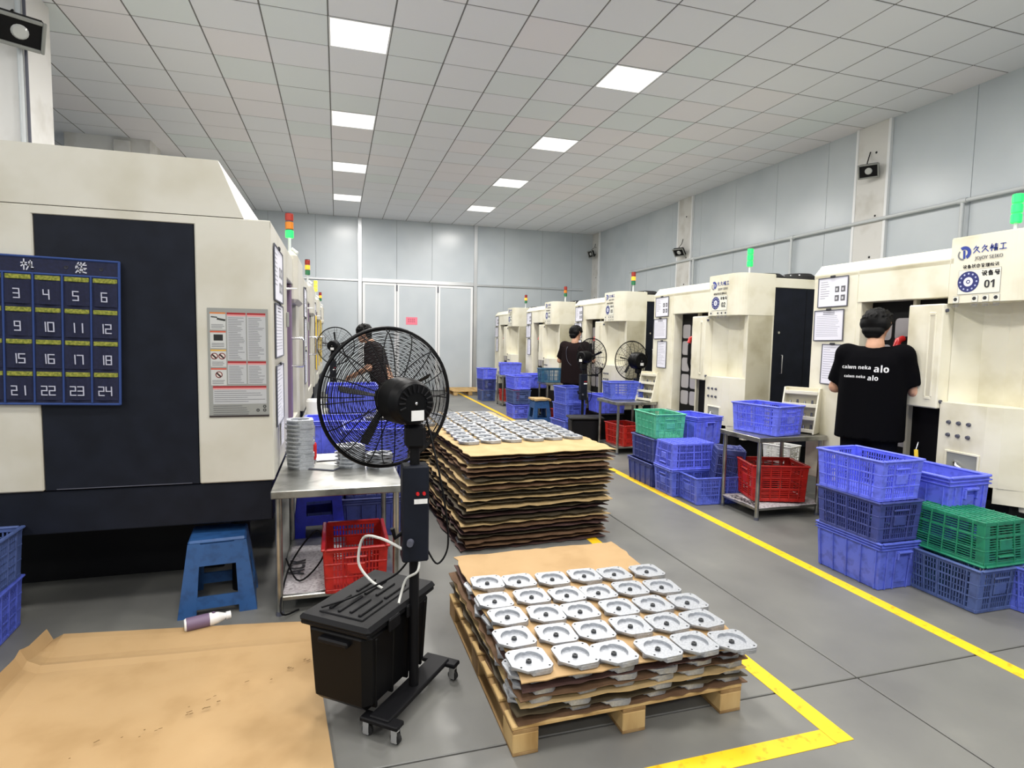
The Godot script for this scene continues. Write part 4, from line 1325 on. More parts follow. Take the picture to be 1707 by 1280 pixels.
# left-hand machines. Local: front at x = 0 facing +x, near side at z = 0 facing the viewer
func machine_left(label: String, xf: Transform3D, beacon: String) -> Node3D:
	var t := thing("machining_center", label, "machine", xf, "machining centres in the left-hand row")
	var c: Material = M.cream_grey
	var D := 2.35
	obj("side_panel", MB.new().bb(Vector3(-0.362, 0.66, -0.06), Vector3(0, 2.04, 0), 0.006), c, t)
	obj("side_panel", MB.new().bb(Vector3(-2.3, 0.66, -0.06), Vector3(-1.052, 2.04, 0), 0.006), c, t)
	obj("cabinet_door", MB.new().bb(Vector3(-1.048, 0.66, -0.06), Vector3(-0.366, 2.035, -0.006), 0.003), M.navy_panel, t)
	obj("seam", MB.new().bb(Vector3(-1.0, 0.664, -0.01), Vector3(-0.4, 0.668, -0.003)), M.frame_grey, t)
	obj("top_cover", MB.new().prism([Vector2(-0.13, 2.045), Vector2(-0.245, 2.325), Vector2(-2.3, 2.325), Vector2(-2.3, 2.045)], -D, 0.0, Transform3D(Basis(Vector3(1, 0, 0), Vector3(0, 0, 1), Vector3(0, 1, 0)), Vector3.ZERO)), c, t)
	obj("ledge", MB.new().bb(Vector3(-2.3, 2.0, -D), Vector3(-0.002, 2.042, -0.001), 0.003), c, t)
	obj("skirt", MB.new().bb(Vector3(-2.28, 0.44, -D + 0.05), Vector3(-0.012, 0.655, -0.012), 0.005), M.navy_panel, t)
	obj("plinth", MB.new().bb(Vector3(-2.2, 0.0, -D + 0.1), Vector3(-0.35, 0.44, -0.55), 0.005), M.black, t)
	obj("levelling_foot", MB.new().cyl(Vector3(-0.2, 0, -0.2), Vector3(-0.2, 0.44, -0.2), 0.05, -1, 14), M.black, t)
	obj("core", MB.new().bb(Vector3(-2.28, 0.62, -D + 0.02), Vector3(-0.28, 2.03, -0.05)), c, t)
	# front: column with papers, recessed doorway, header and beacon end
	obj("front_column", MB.new().bb(Vector3(-0.3, 0.66, -1.0), Vector3(-0.001, 2.02, -0.03), 0.006), c, t)
	obj("header", MB.new().bb(Vector3(-0.3, 1.84, -2.0), Vector3(-0.001, 2.03, -0.98), 0.006), c, t)
	obj("sill", MB.new().bb(Vector3(-0.3, 0.62, -2.0), Vector3(-0.001, 0.78, -0.98), 0.006), c, t)
	obj("control_head", MB.new().bb(Vector3(-0.3, 1.7, -D), Vector3(0.035, 2.1, -1.6), 0.03), c, t)
	obj("end_column", MB.new().bb(Vector3(-0.3, 0.62, -D), Vector3(-0.001, 1.75, -2.0), 0.006), c, t)
	var d := obj("sliding_door", MB.new().bb(Vector3(-0.14, 0.78, -2.0), Vector3(-0.1, 1.845, -1.0), 0.004), M.black, t)
	obj("door_skin", MB.new().bb(Vector3(-0.11, 1.45, -1.4), Vector3(-0.07, 1.8, -1.05), 0.005).bb(Vector3(-0.11, 0.8, -1.4), Vector3(-0.07, 1.22, -1.05), 0.005), M.cream_dark, d)
	obj("door_edge", MB.new().bb(Vector3(-0.1, 0.79, -1.62), Vector3(-0.01, 1.84, -1.5), 0.006), M.plum, d)
	obj("handle", MB.new().tube([Vector3(-0.01, 1.42, -1.56), Vector3(0.07, 1.42, -1.56), Vector3(0.08, 1.4, -1.56), Vector3(0.08, 1.22, -1.56), Vector3(0.07, 1.2, -1.56), Vector3(-0.01, 1.2, -1.56)], 0.009, 10), M.chrome, d)
	obj("latch", MB.new().bb(Vector3(0, 1.5, -0.96), Vector3(0.015, 1.6, -0.92), 0.003), M.sheet_metal, t)
	obj("bracket", MB.new().cyl(Vector3(0, 1.76, -0.95), Vector3(0.07, 1.765, -0.95), 0.008, 0.003, 10), M.plastic_white, t)
	obj("cable_gland", MB.new().tube([Vector3(-0.1, 2.1, -1.95), Vector3(-0.02, 2.16, -1.9), Vector3(0.02, 2.12, -1.85)], 0.012, 8), M.plastic_white, t)
	signal_light(t, Vector3(-0.03, 2.1, -1.72), beacon, beacon == "yellow")
	return t


func left_row() -> void:
	var ord := ["nearest", "second", "third", "fourth"]
	for k in 4:
		var z: float = -3.35 - 3.0 * k
		machine_left("%s cream and navy machining centre in the left-hand row, %s beacon lit" % [ord[k], ["green", "amber", "yellow", "amber"][k]], at(-0.33, 0, z), ["green", "amber", "yellow", "amber"][k])
		var face := Basis(Vector3(0, 0, -1), Vector3.UP, Vector3(1, 0, 0))
		var who: String = "on the front of the %s left-hand machine" % ord[k]
		notice("framed sheet, top one " + who, Transform3D(face, Vector3(-0.328, 1.79, z - 0.35)), 0.5, 0.3, 0)
		notice("framed sheet, middle one " + who, Transform3D(face, Vector3(-0.328, 1.47, z - 0.36)), 0.46, 0.3, 1)
		notice("framed sheet, lowest one " + who, Transform3D(face, Vector3(-0.328, 1.1, z - 0.36)), 0.42, 0.34, 2)
	notice("loose white paper hanging under the frames on the nearest left-hand machine", Transform3D(Basis(Vector3(0, 0, -1), Vector3.UP, Vector3(1, 0, 0)), Vector3(-0.327, 0.9, -3.82)), 0.16, 0.24, 2, false)
	# yellow warning strips on the far machines
	for k in 3:
		var s := obj("warning_strip", MB.new().bb(Vector3(-0.322 + 0.0, 0.9, -9.75 - 1.4 * k), Vector3(-0.305, 1.75, -9.68 - 1.4 * k), 0.003), M.yellow)
		tag(s, "yellow warning strip, %s along the far left-hand machines" % nth_word(k), "warning strip", "yellow warning strips")
	safety_poster()
	organizer()


func safety_poster() -> void:
	var w := 0.29
	var h := 0.57
	var t := thing("safety_poster", "grey safety instruction poster with red headings on the near machine side", "poster", Transform3D(Basis(), Vector3(-0.495, 1.295, -3.347)))
	obj("sheet", MB.new().box(Vector3.ZERO, Vector3(w, h, 0.003)), M.sheet_metal, t)
	var p := MB.new()
	p.xf = Transform3D(Basis(), Vector3(-w / 2, h / 2, 0.0016))
	var red := rgb(150, 30, 36)
	var pale := rgb(176, 178, 180)
	var r := RandomNumberGenerator.new()
	r.seed = 9
	# two columns of text above, two below, a wide box at the foot: x0, y top, x1, y bottom, line pitch
	for q: Array in [[0.092, -0.022, 0.182, -0.27, 0.0085], [0.188, -0.022, 0.278, -0.27, 0.0085], [0.092, -0.275, 0.182, -0.395, 0.0085], [0.188, -0.275, 0.278, -0.395, 0.0085], [0.02, -0.405, 0.278, -0.5, 0.011]]:
		p.rect(q[0], q[3], q[2], q[1], pale, 1)
		p.rect(q[0], q[1] - 0.01, q[2], q[1], red, 2)
		p.rect(q[0], q[1] - 0.018, q[2], q[1] - 0.01, rgb(206, 140, 140), 2)
		var y: float = q[1] - 0.026
		while y > q[3] + 0.008:
			p.rect(q[0] + 0.006, y - 0.0028, lerpf(q[0] + 0.02, q[2] - 0.006, 0.45 + 0.55 * r.randf()), y, rgb(118, 120, 124), 2)
			y -= q[4]
	# pictograms down the left
	for k in 4:
		var y := -0.022 - 0.0965 * k
		var hd: Color = [rgb(196, 120, 60), rgb(190, 80, 50), rgb(205, 160, 60), rgb(190, 80, 60)][k]
		p.rect(0.012, y - 0.09, 0.086, y, rgb(188, 190, 188), 1)
		p.rect(0.012, y - 0.008, 0.086, y, hd, 2)
		for s in 3:
			p.rect(0.018, y - 0.066 - 0.008 * s, 0.07 + 0.01 * r.randf(), y - 0.063 - 0.008 * s, rgb(110, 112, 116), 2)
		if k == 1:
			p.rect(0.028, y - 0.05, 0.072, y - 0.018, rgb(24, 26, 24), 2)
		elif k == 0:
			p.stroke(Vector2(0.02, y - 0.024), Vector2(0.044, y - 0.026), 0.006, rgb(40, 44, 40), 2)
			p.stroke(Vector2(0.05, y - 0.034), Vector2(0.08, y - 0.04), 0.01, rgb(40, 44, 40), 2)
		else:
			for s in (2 if k == 2 else 1):
				var cc := Vector2((0.03 + 0.036 * s) if k == 2 else 0.05, y - 0.034)
				p.ring(cc, 0.0, 0.017, rgb(214, 204, 196), 2)
				p.ring(cc, 0.0125, 0.017, rgb(110, 26, 26), 3)
				p.stroke(cc + Vector2(-0.008, 0.006), cc + Vector2(0.006, -0.008), 0.008, rgb(40, 26, 26), 4)
	for k in 5:
		p.rect(0.02, -0.512 - 0.011 * k, 0.12 + 0.1 * r.randf(), -0.509 - 0.011 * k, rgb(100, 102, 104), 2)
	for q: Vector2 in [Vector2(0.235, -0.535), Vector2(0.268, -0.535), Vector2(0.268, -0.515)]:
		p.ring(q, 0.004, 0.009, rgb(50, 50, 52), 2, 0, TAU, 6)
	p.rect(0.0, -h + 0.001, w, -h + 0.01, rgb(44, 34, 38), 2)
	obj("print", p, M.print, t)


func organizer() -> void:
	var W := 0.71
	var H := 0.70
	var t := thing("pocket_organizer", "navy hanging organizer with numbered pockets, blue binding and yellow lined openings", "organizer", Transform3D(Basis(Vector3.BACK, -0.022), Vector3(-1.385, 1.445, -3.335)))
	obj("backing", MB.new().box(Vector3(0, 0, 0), Vector3(W, H, 0.008), 0.003), M.cloth_navy, t)
	var ed := MB.new()
	for s: float in [-1.0, 1.0]:
		ed.box(Vector3(s * W * 0.5, 0, 0.002), Vector3(0.011, H + 0.01, 0.014), 0.004)
		ed.box(Vector3(0, s * H * 0.5, 0.002), Vector3(W, 0.011, 0.014), 0.004)
	ed.box(Vector3(0, H * 0.5 - 0.078, 0.002), Vector3(W, 0.01, 0.012), 0.004)
	for k in range(1, 6):
		ed.box(Vector3((k / 6.0 - 0.5) * W, -0.035, 0.006), Vector3(0.0075, H - 0.08, 0.014), 0.003)
	obj("binding", ed, M.cloth_blue, t)
	for k in 3:
		obj("lettering", MB.new().glyph(GLYPH[["shou", "ji", "dai"][k]], -0.26 + 0.215 * k, H * 0.5 - 0.014, 0.052, 0.0055, rgb(190, 192, 204), 12), M.print, t)
	for k in 5:
		obj("eyelet", MB.new().lathe([Vector2(0.004, 0.004), Vector2(0.008, 0.006), Vector2(0.009, 0.003)], 10, Transform3D(Basis(Vector3.RIGHT, PI / 2), Vector3(-0.3 + 0.145 * k, H * 0.5 - 0.04, 0))), M.ink, t)
	var r := RandomNumberGenerator.new()
	r.seed = 6
	var seg := {"0": "abcdef", "1": "bc", "2": "abged", "3": "abgcd", "4": "fgbc", "5": "afgcd", "6": "afgedc", "7": "abc", "8": "abcdefg", "9": "abcdfg"}
	var seg_at := {"a": [0, 2, 1, 2], "b": [1, 2, 1, 1], "c": [1, 1, 1, 0], "d": [0, 0, 1, 0], "e": [0, 1, 0, 0], "f": [0, 2, 0, 1], "g": [0, 1, 1, 1]}
	for row in 4:
		for c in 6:
			var cw := W / 6.0
			var x := (c + 0.5) * cw - W * 0.5
			var y := H * 0.5 - 0.1 - row * 0.153 - 0.062
			# pocket front bulges, its mouth a little open
			var b := MB.new()
			var bul := 0.012 + 0.01 * r.randf()
			var n := 6
			var P := []
			for i in n + 1:
				for j in n + 1:
					var u := float(i) / n
					var v := float(j) / n
					P.append(Vector3(x + (u - 0.5) * (cw - 0.012), y + (v - 0.5) * 0.118 - 0.012 * v * sin(u * PI), 0.006 + bul * sin(u * PI) * (0.35 + 0.65 * v) + 0.003 * sin(u * 9.0 + c + row * 2.0)))
			for i in n:
				for j in n:
					var a: Vector3 = P[i * (n + 1) + j]
					var e: Vector3 = P[(i + 1) * (n + 1) + j]
					var f: Vector3 = P[(i + 1) * (n + 1) + j + 1]
					var g: Vector3 = P[i * (n + 1) + j + 1]
					var q := (f - a).cross(g - e).normalized()
					b.quad(a, e, f, g, q if q.z > 0 else -q)
			var pk := obj("pocket", b, M.cloth_navy, t)
			var yl := MB.new()
			yl.box(Vector3(x, y + 0.066, 0.006), Vector3(cw - 0.016, 0.022, 0.004), 0.0015)
			obj("lining", yl, M.cloth_yellow, pk)
			var dg := MB.new()
			var txt := str(row * 6 + c + 1)
			for i in txt.length():
				var ox := x + (i - (txt.length() - 1) * 0.5) * 0.032 - 0.011
				for s in (seg[txt[i]] as String):
					var q: Array = seg_at[s]
					dg.stroke(Vector2(ox + q[0] * 0.022, y - 0.034 + q[1] * 0.021), Vector2(ox + q[2] * 0.022, y - 0.034 + q[3] * 0.021), 0.0052, rgb(176, 178, 196), 0)
			dg.xf = Transform3D()
			var dv := PackedVector3Array()
			for q: Vector3 in dg.v:
				dv.append(Vector3(q.x, q.y, 0.0085 + bul * sin(clampf((q.x - x) / cw + 0.5, 0, 1) * PI) * (0.35 + 0.65 * clampf((q.y - y) / 0.118 + 0.5, 0, 1)) + 0.003))
			dg.v = dv
			obj("number", dg, M.print, pk)


# ---------------------------------------------------------------- people
# smooth union of tapered capsules [a, b, ra, rb, flat end], meshed as surface nets
class Blob:
	var lo := Vector3.ZERO
	var h := 0.01
	var nx := 0
	var ny := 0
	var nz := 0
	var f := PackedFloat32Array()

	func fill(bones: Array, cell: float, k: float) -> Blob:
		h = cell
		var a0 := Vector3(1e9, 1e9, 1e9)
		var b0 := -a0
		for q: Array in bones:
			var r := maxf(q[2], q[3]) + cell * 3.0
			for e in 2:
				a0 = a0.min(q[e] - Vector3(r, r, r))
				b0 = b0.max(q[e] + Vector3(r, r, r))
		lo = a0
		var s := (b0 - a0) / cell
		nx = int(s.x) + 2
		ny = int(s.y) + 2
		nz = int(s.z) + 2
		f.resize(nx * ny * nz)
		f.fill(1.0)
		for q: Array in bones:
			var a: Vector3 = q[0]
			var b: Vector3 = q[1]
			var ra: float = q[2]
			var rb: float = q[3]
			var end: bool = q.size() > 4 and q[4]
			var r := maxf(ra, rb) + maxf(k, cell * 2.5)
			var mn := ((a.min(b) - Vector3(r, r, r) - lo) / cell).floor()
			var mx := ((a.max(b) + Vector3(r, r, r) - lo) / cell).ceil()
			var ab := b - a
			var l2 := maxf(ab.length_squared(), 1e-9)
			var dir := ab / sqrt(l2)
			for z in range(maxi(0, int(mn.z)), mini(nz, int(mx.z) + 1)):
				for y in range(maxi(0, int(mn.y)), mini(ny, int(mx.y) + 1)):
					var o := (z * ny + y) * nx
					for x in range(maxi(0, int(mn.x)), mini(nx, int(mx.x) + 1)):
						var p := lo + Vector3(x, y, z) * cell - a
						var t := clampf(p.dot(ab) / l2, 0.0, 1.0)
						var d := (p - ab * t).length() - lerpf(ra, rb, t)
						if end:
							d = maxf(d, (p - ab).dot(dir))
						var g := f[o + x]
						var m := maxf(k - absf(g - d), 0.0)
						f[o + x] = minf(g, d) - m * m * 0.25 / k
		return self

	func cut(p: Vector3, n: Vector3) -> Blob:
		for z in nz:
			for y in ny:
				for x in nx:
					var i := (z * ny + y) * nx + x
					f[i] = maxf(f[i], (lo + Vector3(x, y, z) * h - p).dot(n))
		return self

	func grad(p: Vector3) -> Vector3:
		var q := ((p - lo) / h).round()
		var x := clampi(int(q.x), 1, nx - 2)
		var y := clampi(int(q.y), 1, ny - 2)
		var z := clampi(int(q.z), 1, nz - 2)
		var i := (z * ny + y) * nx + x
		var s := nx * ny
		return Vector3(f[i + 1] - f[i - 1], f[i + nx] - f[i - nx], f[i + s] - f[i - s]).normalized()

	# depth of the surface seen along -z at (x, y)
	func front(x: float, y: float) -> float:
		var u := clampf((x - lo.x) / h, 0.0, nx - 2.0)
		var v := clampf((y - lo.y) / h, 0.0, ny - 2.0)
		var i := int(u)
		var j := int(v)
		return lerpf(lerpf(column(i, j), column(i + 1, j), u - i), lerpf(column(i, j + 1), column(i + 1, j + 1), u - i), v - j)

	func column(i: int, j: int) -> float:
		for k in range(nz - 1, 0, -1):
			var a := f[(k * ny + j) * nx + i]
			if a < 0.0:
				var b := f[((k + 1) * ny + j) * nx + i]
				return lo.z + (k + a / (a - b)) * h
		return lo.z

	func add_to(m: MB) -> MB:
		var idx := PackedInt32Array()
		idx.resize(nx * ny * nz)
		idx.fill(-1)
		var P := PackedVector3Array()
		var N := PackedVector3Array()
		var s := nx * ny
		var off := [0, 1, nx, nx + 1, s, s + 1, s + nx, s + nx + 1]
		var at := [Vector3(0, 0, 0), Vector3(1, 0, 0), Vector3(0, 1, 0), Vector3(1, 1, 0), Vector3(0, 0, 1), Vector3(1, 0, 1), Vector3(0, 1, 1), Vector3(1, 1, 1)]
		var edges := [[0, 1], [2, 3], [4, 5], [6, 7], [0, 2], [1, 3], [4, 6], [5, 7], [0, 4], [1, 5], [2, 6], [3, 7]]
		var far := h * 2.0
		for z in nz - 1:
			for y in ny - 1:
				for x in nx - 1:
					var i := (z * ny + y) * nx + x
					if absf(f[i]) > far:
						continue
					var neg := 0
					for k in 8:
						if f[i + off[k]] < 0.0:
							neg += 1
					if neg == 0 or neg == 8:
						continue
					var sum := Vector3.ZERO
					var c := 0
					for e: Array in edges:
						var a := f[i + off[e[0]]]
						var b := f[i + off[e[1]]]
						if (a < 0.0) != (b < 0.0):
							sum += (at[e[0]] as Vector3).lerp(at[e[1]], a / (a - b))
							c += 1
					idx[i] = P.size()
					var p := lo + (Vector3(x, y, z) + sum / c) * h
					P.append(p)
					N.append(grad(p))
		for z in range(1, nz - 1):
			for y in range(1, ny - 1):
				for x in range(1, nx - 1):
					var i := (z * ny + y) * nx + x
					if absf(f[i]) > far:
						continue
					for ax in 3:
						var st: int = [1, nx, s][ax]
						if (f[i] < 0.0) == (f[i + st] < 0.0):
							continue
						var u: int = [nx, s, 1][ax]
						var w: int = [s, 1, nx][ax]
						var a := idx[i]
						var b := idx[i - u]
						var d := idx[i - u - w]
						var e := idx[i - w]
						if a < 0 or b < 0 or d < 0 or e < 0:
							continue
						m.tri(P[a], P[b], P[d], N[a], N[b], N[d])
						m.tri(P[a], P[d], P[e], N[a], N[d], N[e])
		return m


# stands with feet at y = 0, faces -z; the hands reach forward
func person(label: String, xf: Transform3D, tall: float, shirt: String, cell: float, lean: float, head_turn: float, hands: Array, words := false) -> Node3D:
	var t := thing("person", label, "person", xf)
	var s := tall / 1.72
	var B := Basis(Vector3.RIGHT, -lean)
	# joints, bent at the hip by lean
	var J := {"pel": Vector3(0, 0.93, 0), "chest": Vector3(0, 1.27, 0.0), "neck": Vector3(0, 1.44, 0.01), "skull": Vector3(0, 1.60, -0.015), "shl": Vector3(-0.175, 1.39, 0.01), "shr": Vector3(0.175, 1.39, 0.01)}
	for k: String in J:
		J[k] = (Vector3(0, 0.93, 0) + B * (J[k] - Vector3(0, 0.93, 0))) * s
	var el := []
	for e in 2:
		var sh: Vector3 = J["shl" if e == 0 else "shr"]
		var hd: Vector3 = hands[e] * s
		var mid := (sh + hd) * 0.5
		var dist := sh.distance_to(hd)
		var drop := sqrt(maxf(0.0, pow(0.285 * s, 2) - dist * dist * 0.25))
		var ax := (hd - sh).normalized()
		var dn := (Vector3((-0.5 if e == 0 else 0.5), -1, 0.35) - ax * Vector3((-0.5 if e == 0 else 0.5), -1, 0.35).dot(ax)).normalized()
		el.append(mid + dn * drop)
	var skull: Vector3 = J.skull
	var ht := Basis(Vector3.UP, head_turn) * Basis(Vector3.RIGHT, -0.22)
	var bones := []
	# body
	for e: float in [-1.0, 1.0]:
		var k := 0 if e < 0 else 1
		bones.append([J.pel + Vector3(e * 0.07, 0, 0) * s, J.chest + Vector3(e * 0.075, 0, 0) * s, 0.1 * s, 0.11 * s])
		bones.append([J["shl" if k == 0 else "shr"], el[k], 0.05 * s, 0.038 * s])
		var hd: Vector3 = hands[k] * s
		bones.append([el[k], hd, 0.04 * s, 0.026 * s])
		bones.append([Vector3(e * 0.09, 0.9, 0) * s, Vector3(e * 0.1, 0.48, -0.015) * s, 0.085 * s, 0.055 * s])
		bones.append([Vector3(e * 0.1, 0.48, -0.015) * s, Vector3(e * 0.11, 0.09, 0.02) * s, 0.054 * s, 0.035 * s])
		bones.append([Vector3(e * 0.11, 0.05, 0.03) * s, Vector3(e * 0.125, 0.04, -0.13) * s, 0.036 * s, 0.03 * s])
	bones.append([J.chest + Vector3(0, 0.08, 0) * s, J.neck, 0.07 * s, 0.054 * s])
	bones.append([J.neck, skull + Vector3(0, -0.06, 0.01) * s, 0.05 * s, 0.05 * s])
	var m := MB.new()
	Blob.new().fill(bones, cell, 0.035).add_to(m)
	# head with its own finer grid: skull, jaw, brow, nose, lips, ears
	var hb := []
	for q: Array in [[Vector3(0, 0.0, 0.012), Vector3(0, 0.02, -0.02), 0.083, 0.08], [Vector3(0, -0.02, -0.03), Vector3(0, -0.085, -0.055), 0.066, 0.04], [Vector3(0, 0.0, -0.095), Vector3(0, -0.032, -0.112), 0.008, 0.013],
			[Vector3(-0.018, -0.066, -0.089), Vector3(0.018, -0.066, -0.089), 0.009, 0.009], [Vector3(-0.03, 0.018, -0.083), Vector3(0.03, 0.018, -0.083), 0.014, 0.014],
			[Vector3(-0.084, 0.01, 0.012), Vector3(-0.08, -0.03, 0.004), 0.014, 0.01], [Vector3(0.084, 0.01, 0.012), Vector3(0.08, -0.03, 0.004), 0.014, 0.01]]:
		hb.append([skull + ht * q[0] * s, skull + ht * q[1] * s, q[2] * s, q[3] * s])
	hb.append([skull + Vector3(0, -0.04, 0.012) * s, J.neck + Vector3(0, -0.04, 0.0) * s, 0.052 * s, 0.054 * s])
	Blob.new().fill(hb, minf(cell * 0.5, 0.008), 0.016).add_to(m)
	# hands: palm, four unequal fingers curled forward, a thumb from the side of the palm
	for k in 2:
		var e := -1.0 if k == 0 else 1.0
		var hd: Vector3 = hands[k] * s
		var fw: Vector3 = (hd - (el[k] as Vector3)).normalized()
		var sd := fw.cross(Vector3.UP).normalized()
		var dn := sd.cross(fw).normalized() * -1.0
		var fb := [[hd - fw * 0.02, hd + fw * 0.03, 0.024, 0.02]]
		for i in 4:
			var o := sd * (i - 1.5) * 0.0205
			fb.append([hd + fw * 0.02 + o * 0.8, hd + fw * 0.075 + o, 0.014, 0.0115])
			var len: float = [0.036, 0.042, 0.039, 0.03][i]
			var k1 := hd + fw * (0.075 + len * 0.8) + o + dn * 0.014
			fb.append([hd + fw * 0.075 + o, k1, 0.0095, 0.0088])
			fb.append([k1, k1 + fw * 0.012 + dn * len * 0.75, 0.0088, 0.0078])
		var tb := hd + fw * 0.015 - sd * e * 0.026
		fb.append([tb, tb + fw * 0.035 - sd * e * 0.022 + dn * 0.012, 0.013, 0.0105])
		fb.append([tb + fw * 0.035 - sd * e * 0.022 + dn * 0.012, tb + fw * 0.062 - sd * e * 0.014 + dn * 0.026, 0.0098, 0.0085])
		Blob.new().fill(fb, 0.0045, 0.006).add_to(m)
	obj("body", m, M.skin, t)
	# hair
	var hr := []
	for q: Array in [[Vector3(0, 0.03, 0.02), Vector3(0, 0.035, -0.025), 0.09, 0.083], [Vector3(-0.04, 0.0, 0.035), Vector3(0.04, 0.0, 0.035), 0.062, 0.062], [Vector3(-0.036, -0.055, 0.047), Vector3(0.036, -0.055, 0.047), 0.04, 0.04], [Vector3(-0.03, -0.085, 0.045), Vector3(0.03, -0.085, 0.045), 0.026, 0.026], [Vector3(-0.078, 0.03, -0.01), Vector3(-0.076, -0.01, -0.012), 0.022, 0.008], [Vector3(0.078, 0.03, -0.01), Vector3(0.076, -0.01, -0.012), 0.022, 0.008]]:
		hr.append([skull + ht * q[0] * s, skull + ht * q[1] * s, q[2] * s, q[3] * s])
	var rr := RandomNumberGenerator.new()
	rr.seed = 3
	for i in 150:
		var d := Vector3(rr.randf_range(-1, 1), rr.randf_range(0.0, 1), rr.randf_range(-0.9, 1)).normalized()
		var p := skull + ht * (Vector3(0, 0.025, 0.0) + d * Vector3(0.09, 0.094, 0.102)) * s
		hr.append([p, p + ht * (d * 0.009 + Vector3(rr.randf_range(-0.012, 0.012), rr.randf_range(-0.016, 0.004), 0.004)) * s, 0.011 * s, 0.005 * s])
	obj("hair", Blob.new().fill(hr, minf(cell * 0.4, 0.006), 0.006).add_to(MB.new()), M.hair, t)
	# shirt: loose, half sleeves with flat cuffs
	var sb := []
	for e: float in [-1.0, 1.0]:
		var k := 0 if e < 0 else 1
		var sh: Vector3 = J["shl" if k == 0 else "shr"]
		sb.append([J.pel + Vector3(e * 0.095, -0.2, 0) * s, J.chest + Vector3(e * 0.095, 0.03, 0) * s, 0.13 * s, 0.118 * s])
		sb.append([J.chest + Vector3(e * 0.04, 0.07, 0) * s, sh + Vector3(0, -0.012, 0) * s, 0.085 * s, 0.072 * s])
		sb.append([sh + Vector3(0, -0.01, 0), sh.lerp(el[k], 0.84), 0.068 * s, 0.07 * s, true])
	sb.append([J.pel + Vector3(0, -0.2, 0.02) * s, J.chest + Vector3(0, 0, 0.015) * s, 0.13 * s, 0.11 * s])
	sb.append([J.chest + Vector3(0, 0.09, 0) * s, J.neck + Vector3(0, -0.018, 0.004) * s, 0.09 * s, 0.064 * s, true])
	var bl := Blob.new().fill(sb, cell * 0.85, 0.04)
	bl.cut(Vector3(0, 0.76 * s, 0), Vector3.DOWN)
	var sh_o := obj("shirt", bl.add_to(MB.new()), M[shirt], t)
	if words:
		for q: Array in [["caiwn neka", 0.0265, -0.092, 1.285, false], ["alo", 0.05, 0.068, 1.277, true], ["caiwn neka", 0.0195, -0.098, 1.218, false], ["alo", 0.036, 0.02, 1.211, true]]:
			var tx := text(sh_o, "lettering", q[0], q[1], M.white_ink, Transform3D(), true)
			var arr: Array = (tx.mesh as TextMesh).get_mesh_arrays()
			var vs: PackedVector3Array = arr[Mesh.ARRAY_VERTEX]
			var ns: PackedVector3Array = arr[Mesh.ARRAY_NORMAL]
			var ix: PackedInt32Array = arr[Mesh.ARRAY_INDEX]
			var mb := MB.new()
			for i in range(0, ix.size(), 3):
				var w: Array[Vector3] = []
				for j in 3:
					var p := vs[ix[i + j]]
					p += Vector3(q[2], q[3], 0)
					w.append(Vector3(p.x, p.y, bl.front(p.x, p.y) + 0.002 + p.z))
				mb.tri(w[0], w[1], w[2], ns[ix[i]], ns[ix[i + 1]], ns[ix[i + 2]])
			tx.mesh = mb.mesh()
	else:
		var cord := []
		for q: Array in [[-0.03, 1.42], [-0.09, 1.33], [-0.1, 1.2], [-0.07, 1.1], [-0.01, 1.04]]:
			cord.append(Vector3(q[0], q[1], bl.front(q[0], q[1]) + 0.002))
		obj("cord", MB.new().tube(bent(cord), 0.0035, 6), M.frame_grey, sh_o)
	# trousers and shoes
	var tb2 := []
	for e: float in [-1.0, 1.0]:
		tb2.append([Vector3(e * 0.075, 0.93, -0.01) * s, Vector3(e * 0.09, 0.82, -0.01) * s, 0.1 * s, 0.098 * s])
		tb2.append([Vector3(e * 0.09, 0.84, -0.01) * s, Vector3(e * 0.1, 0.48, -0.01) * s, 0.097 * s, 0.075 * s])
		tb2.append([Vector3(e * 0.1, 0.48, -0.01) * s, Vector3(e * 0.11, 0.09, 0.02) * s, 0.075 * s, 0.065 * s, true])
	obj("trousers", Blob.new().fill(tb2, cell, 0.02).add_to(MB.new()), M.trousers, t)
	for e: float in [-1.0, 1.0]:
		var fb := [[Vector3(e * 0.11, 0.05, 0.05) * s, Vector3(e * 0.12, 0.045, -0.1) * s, 0.045, 0.042], [Vector3(e * 0.12, 0.045, -0.1) * s, Vector3(e * 0.125, 0.04, -0.15) * s, 0.042, 0.036]]
		obj("shoe", Blob.new().fill(fb, 0.012, 0.02).cut(Vector3(0, 0.001, 0), Vector3.DOWN).add_to(MB.new()), M.shoe, t)
	return t


func people() -> void:
	person("person in black shirt with white back lettering, working at the nearest right machine", at(3.745, 0, -3.32, -57), 1.72, "shirt", 0.014, 0.08, -0.25, [Vector3(-0.16, 1.12, -0.36), Vector3(0.2, 1.04, -0.34)], true)
	person("person in plain dark shirt standing past the right-hand fans, back turned", at(3.63, 0, -8.65, -40), 1.68, "shirt_brown", 0.02, 0.06, -0.5, [Vector3(-0.2, 1.2, -0.35), Vector3(0.26, 1.28, -0.34)])
	person("person with black hair bending over the left work table, mostly hidden behind the near fan", at(0.6, 0, -7.75, 75), 1.66, "shirt_brown", 0.02, 0.4, 0.2, [Vector3(-0.12, 0.98, -0.4), Vector3(0.2, 0.98, -0.4)])


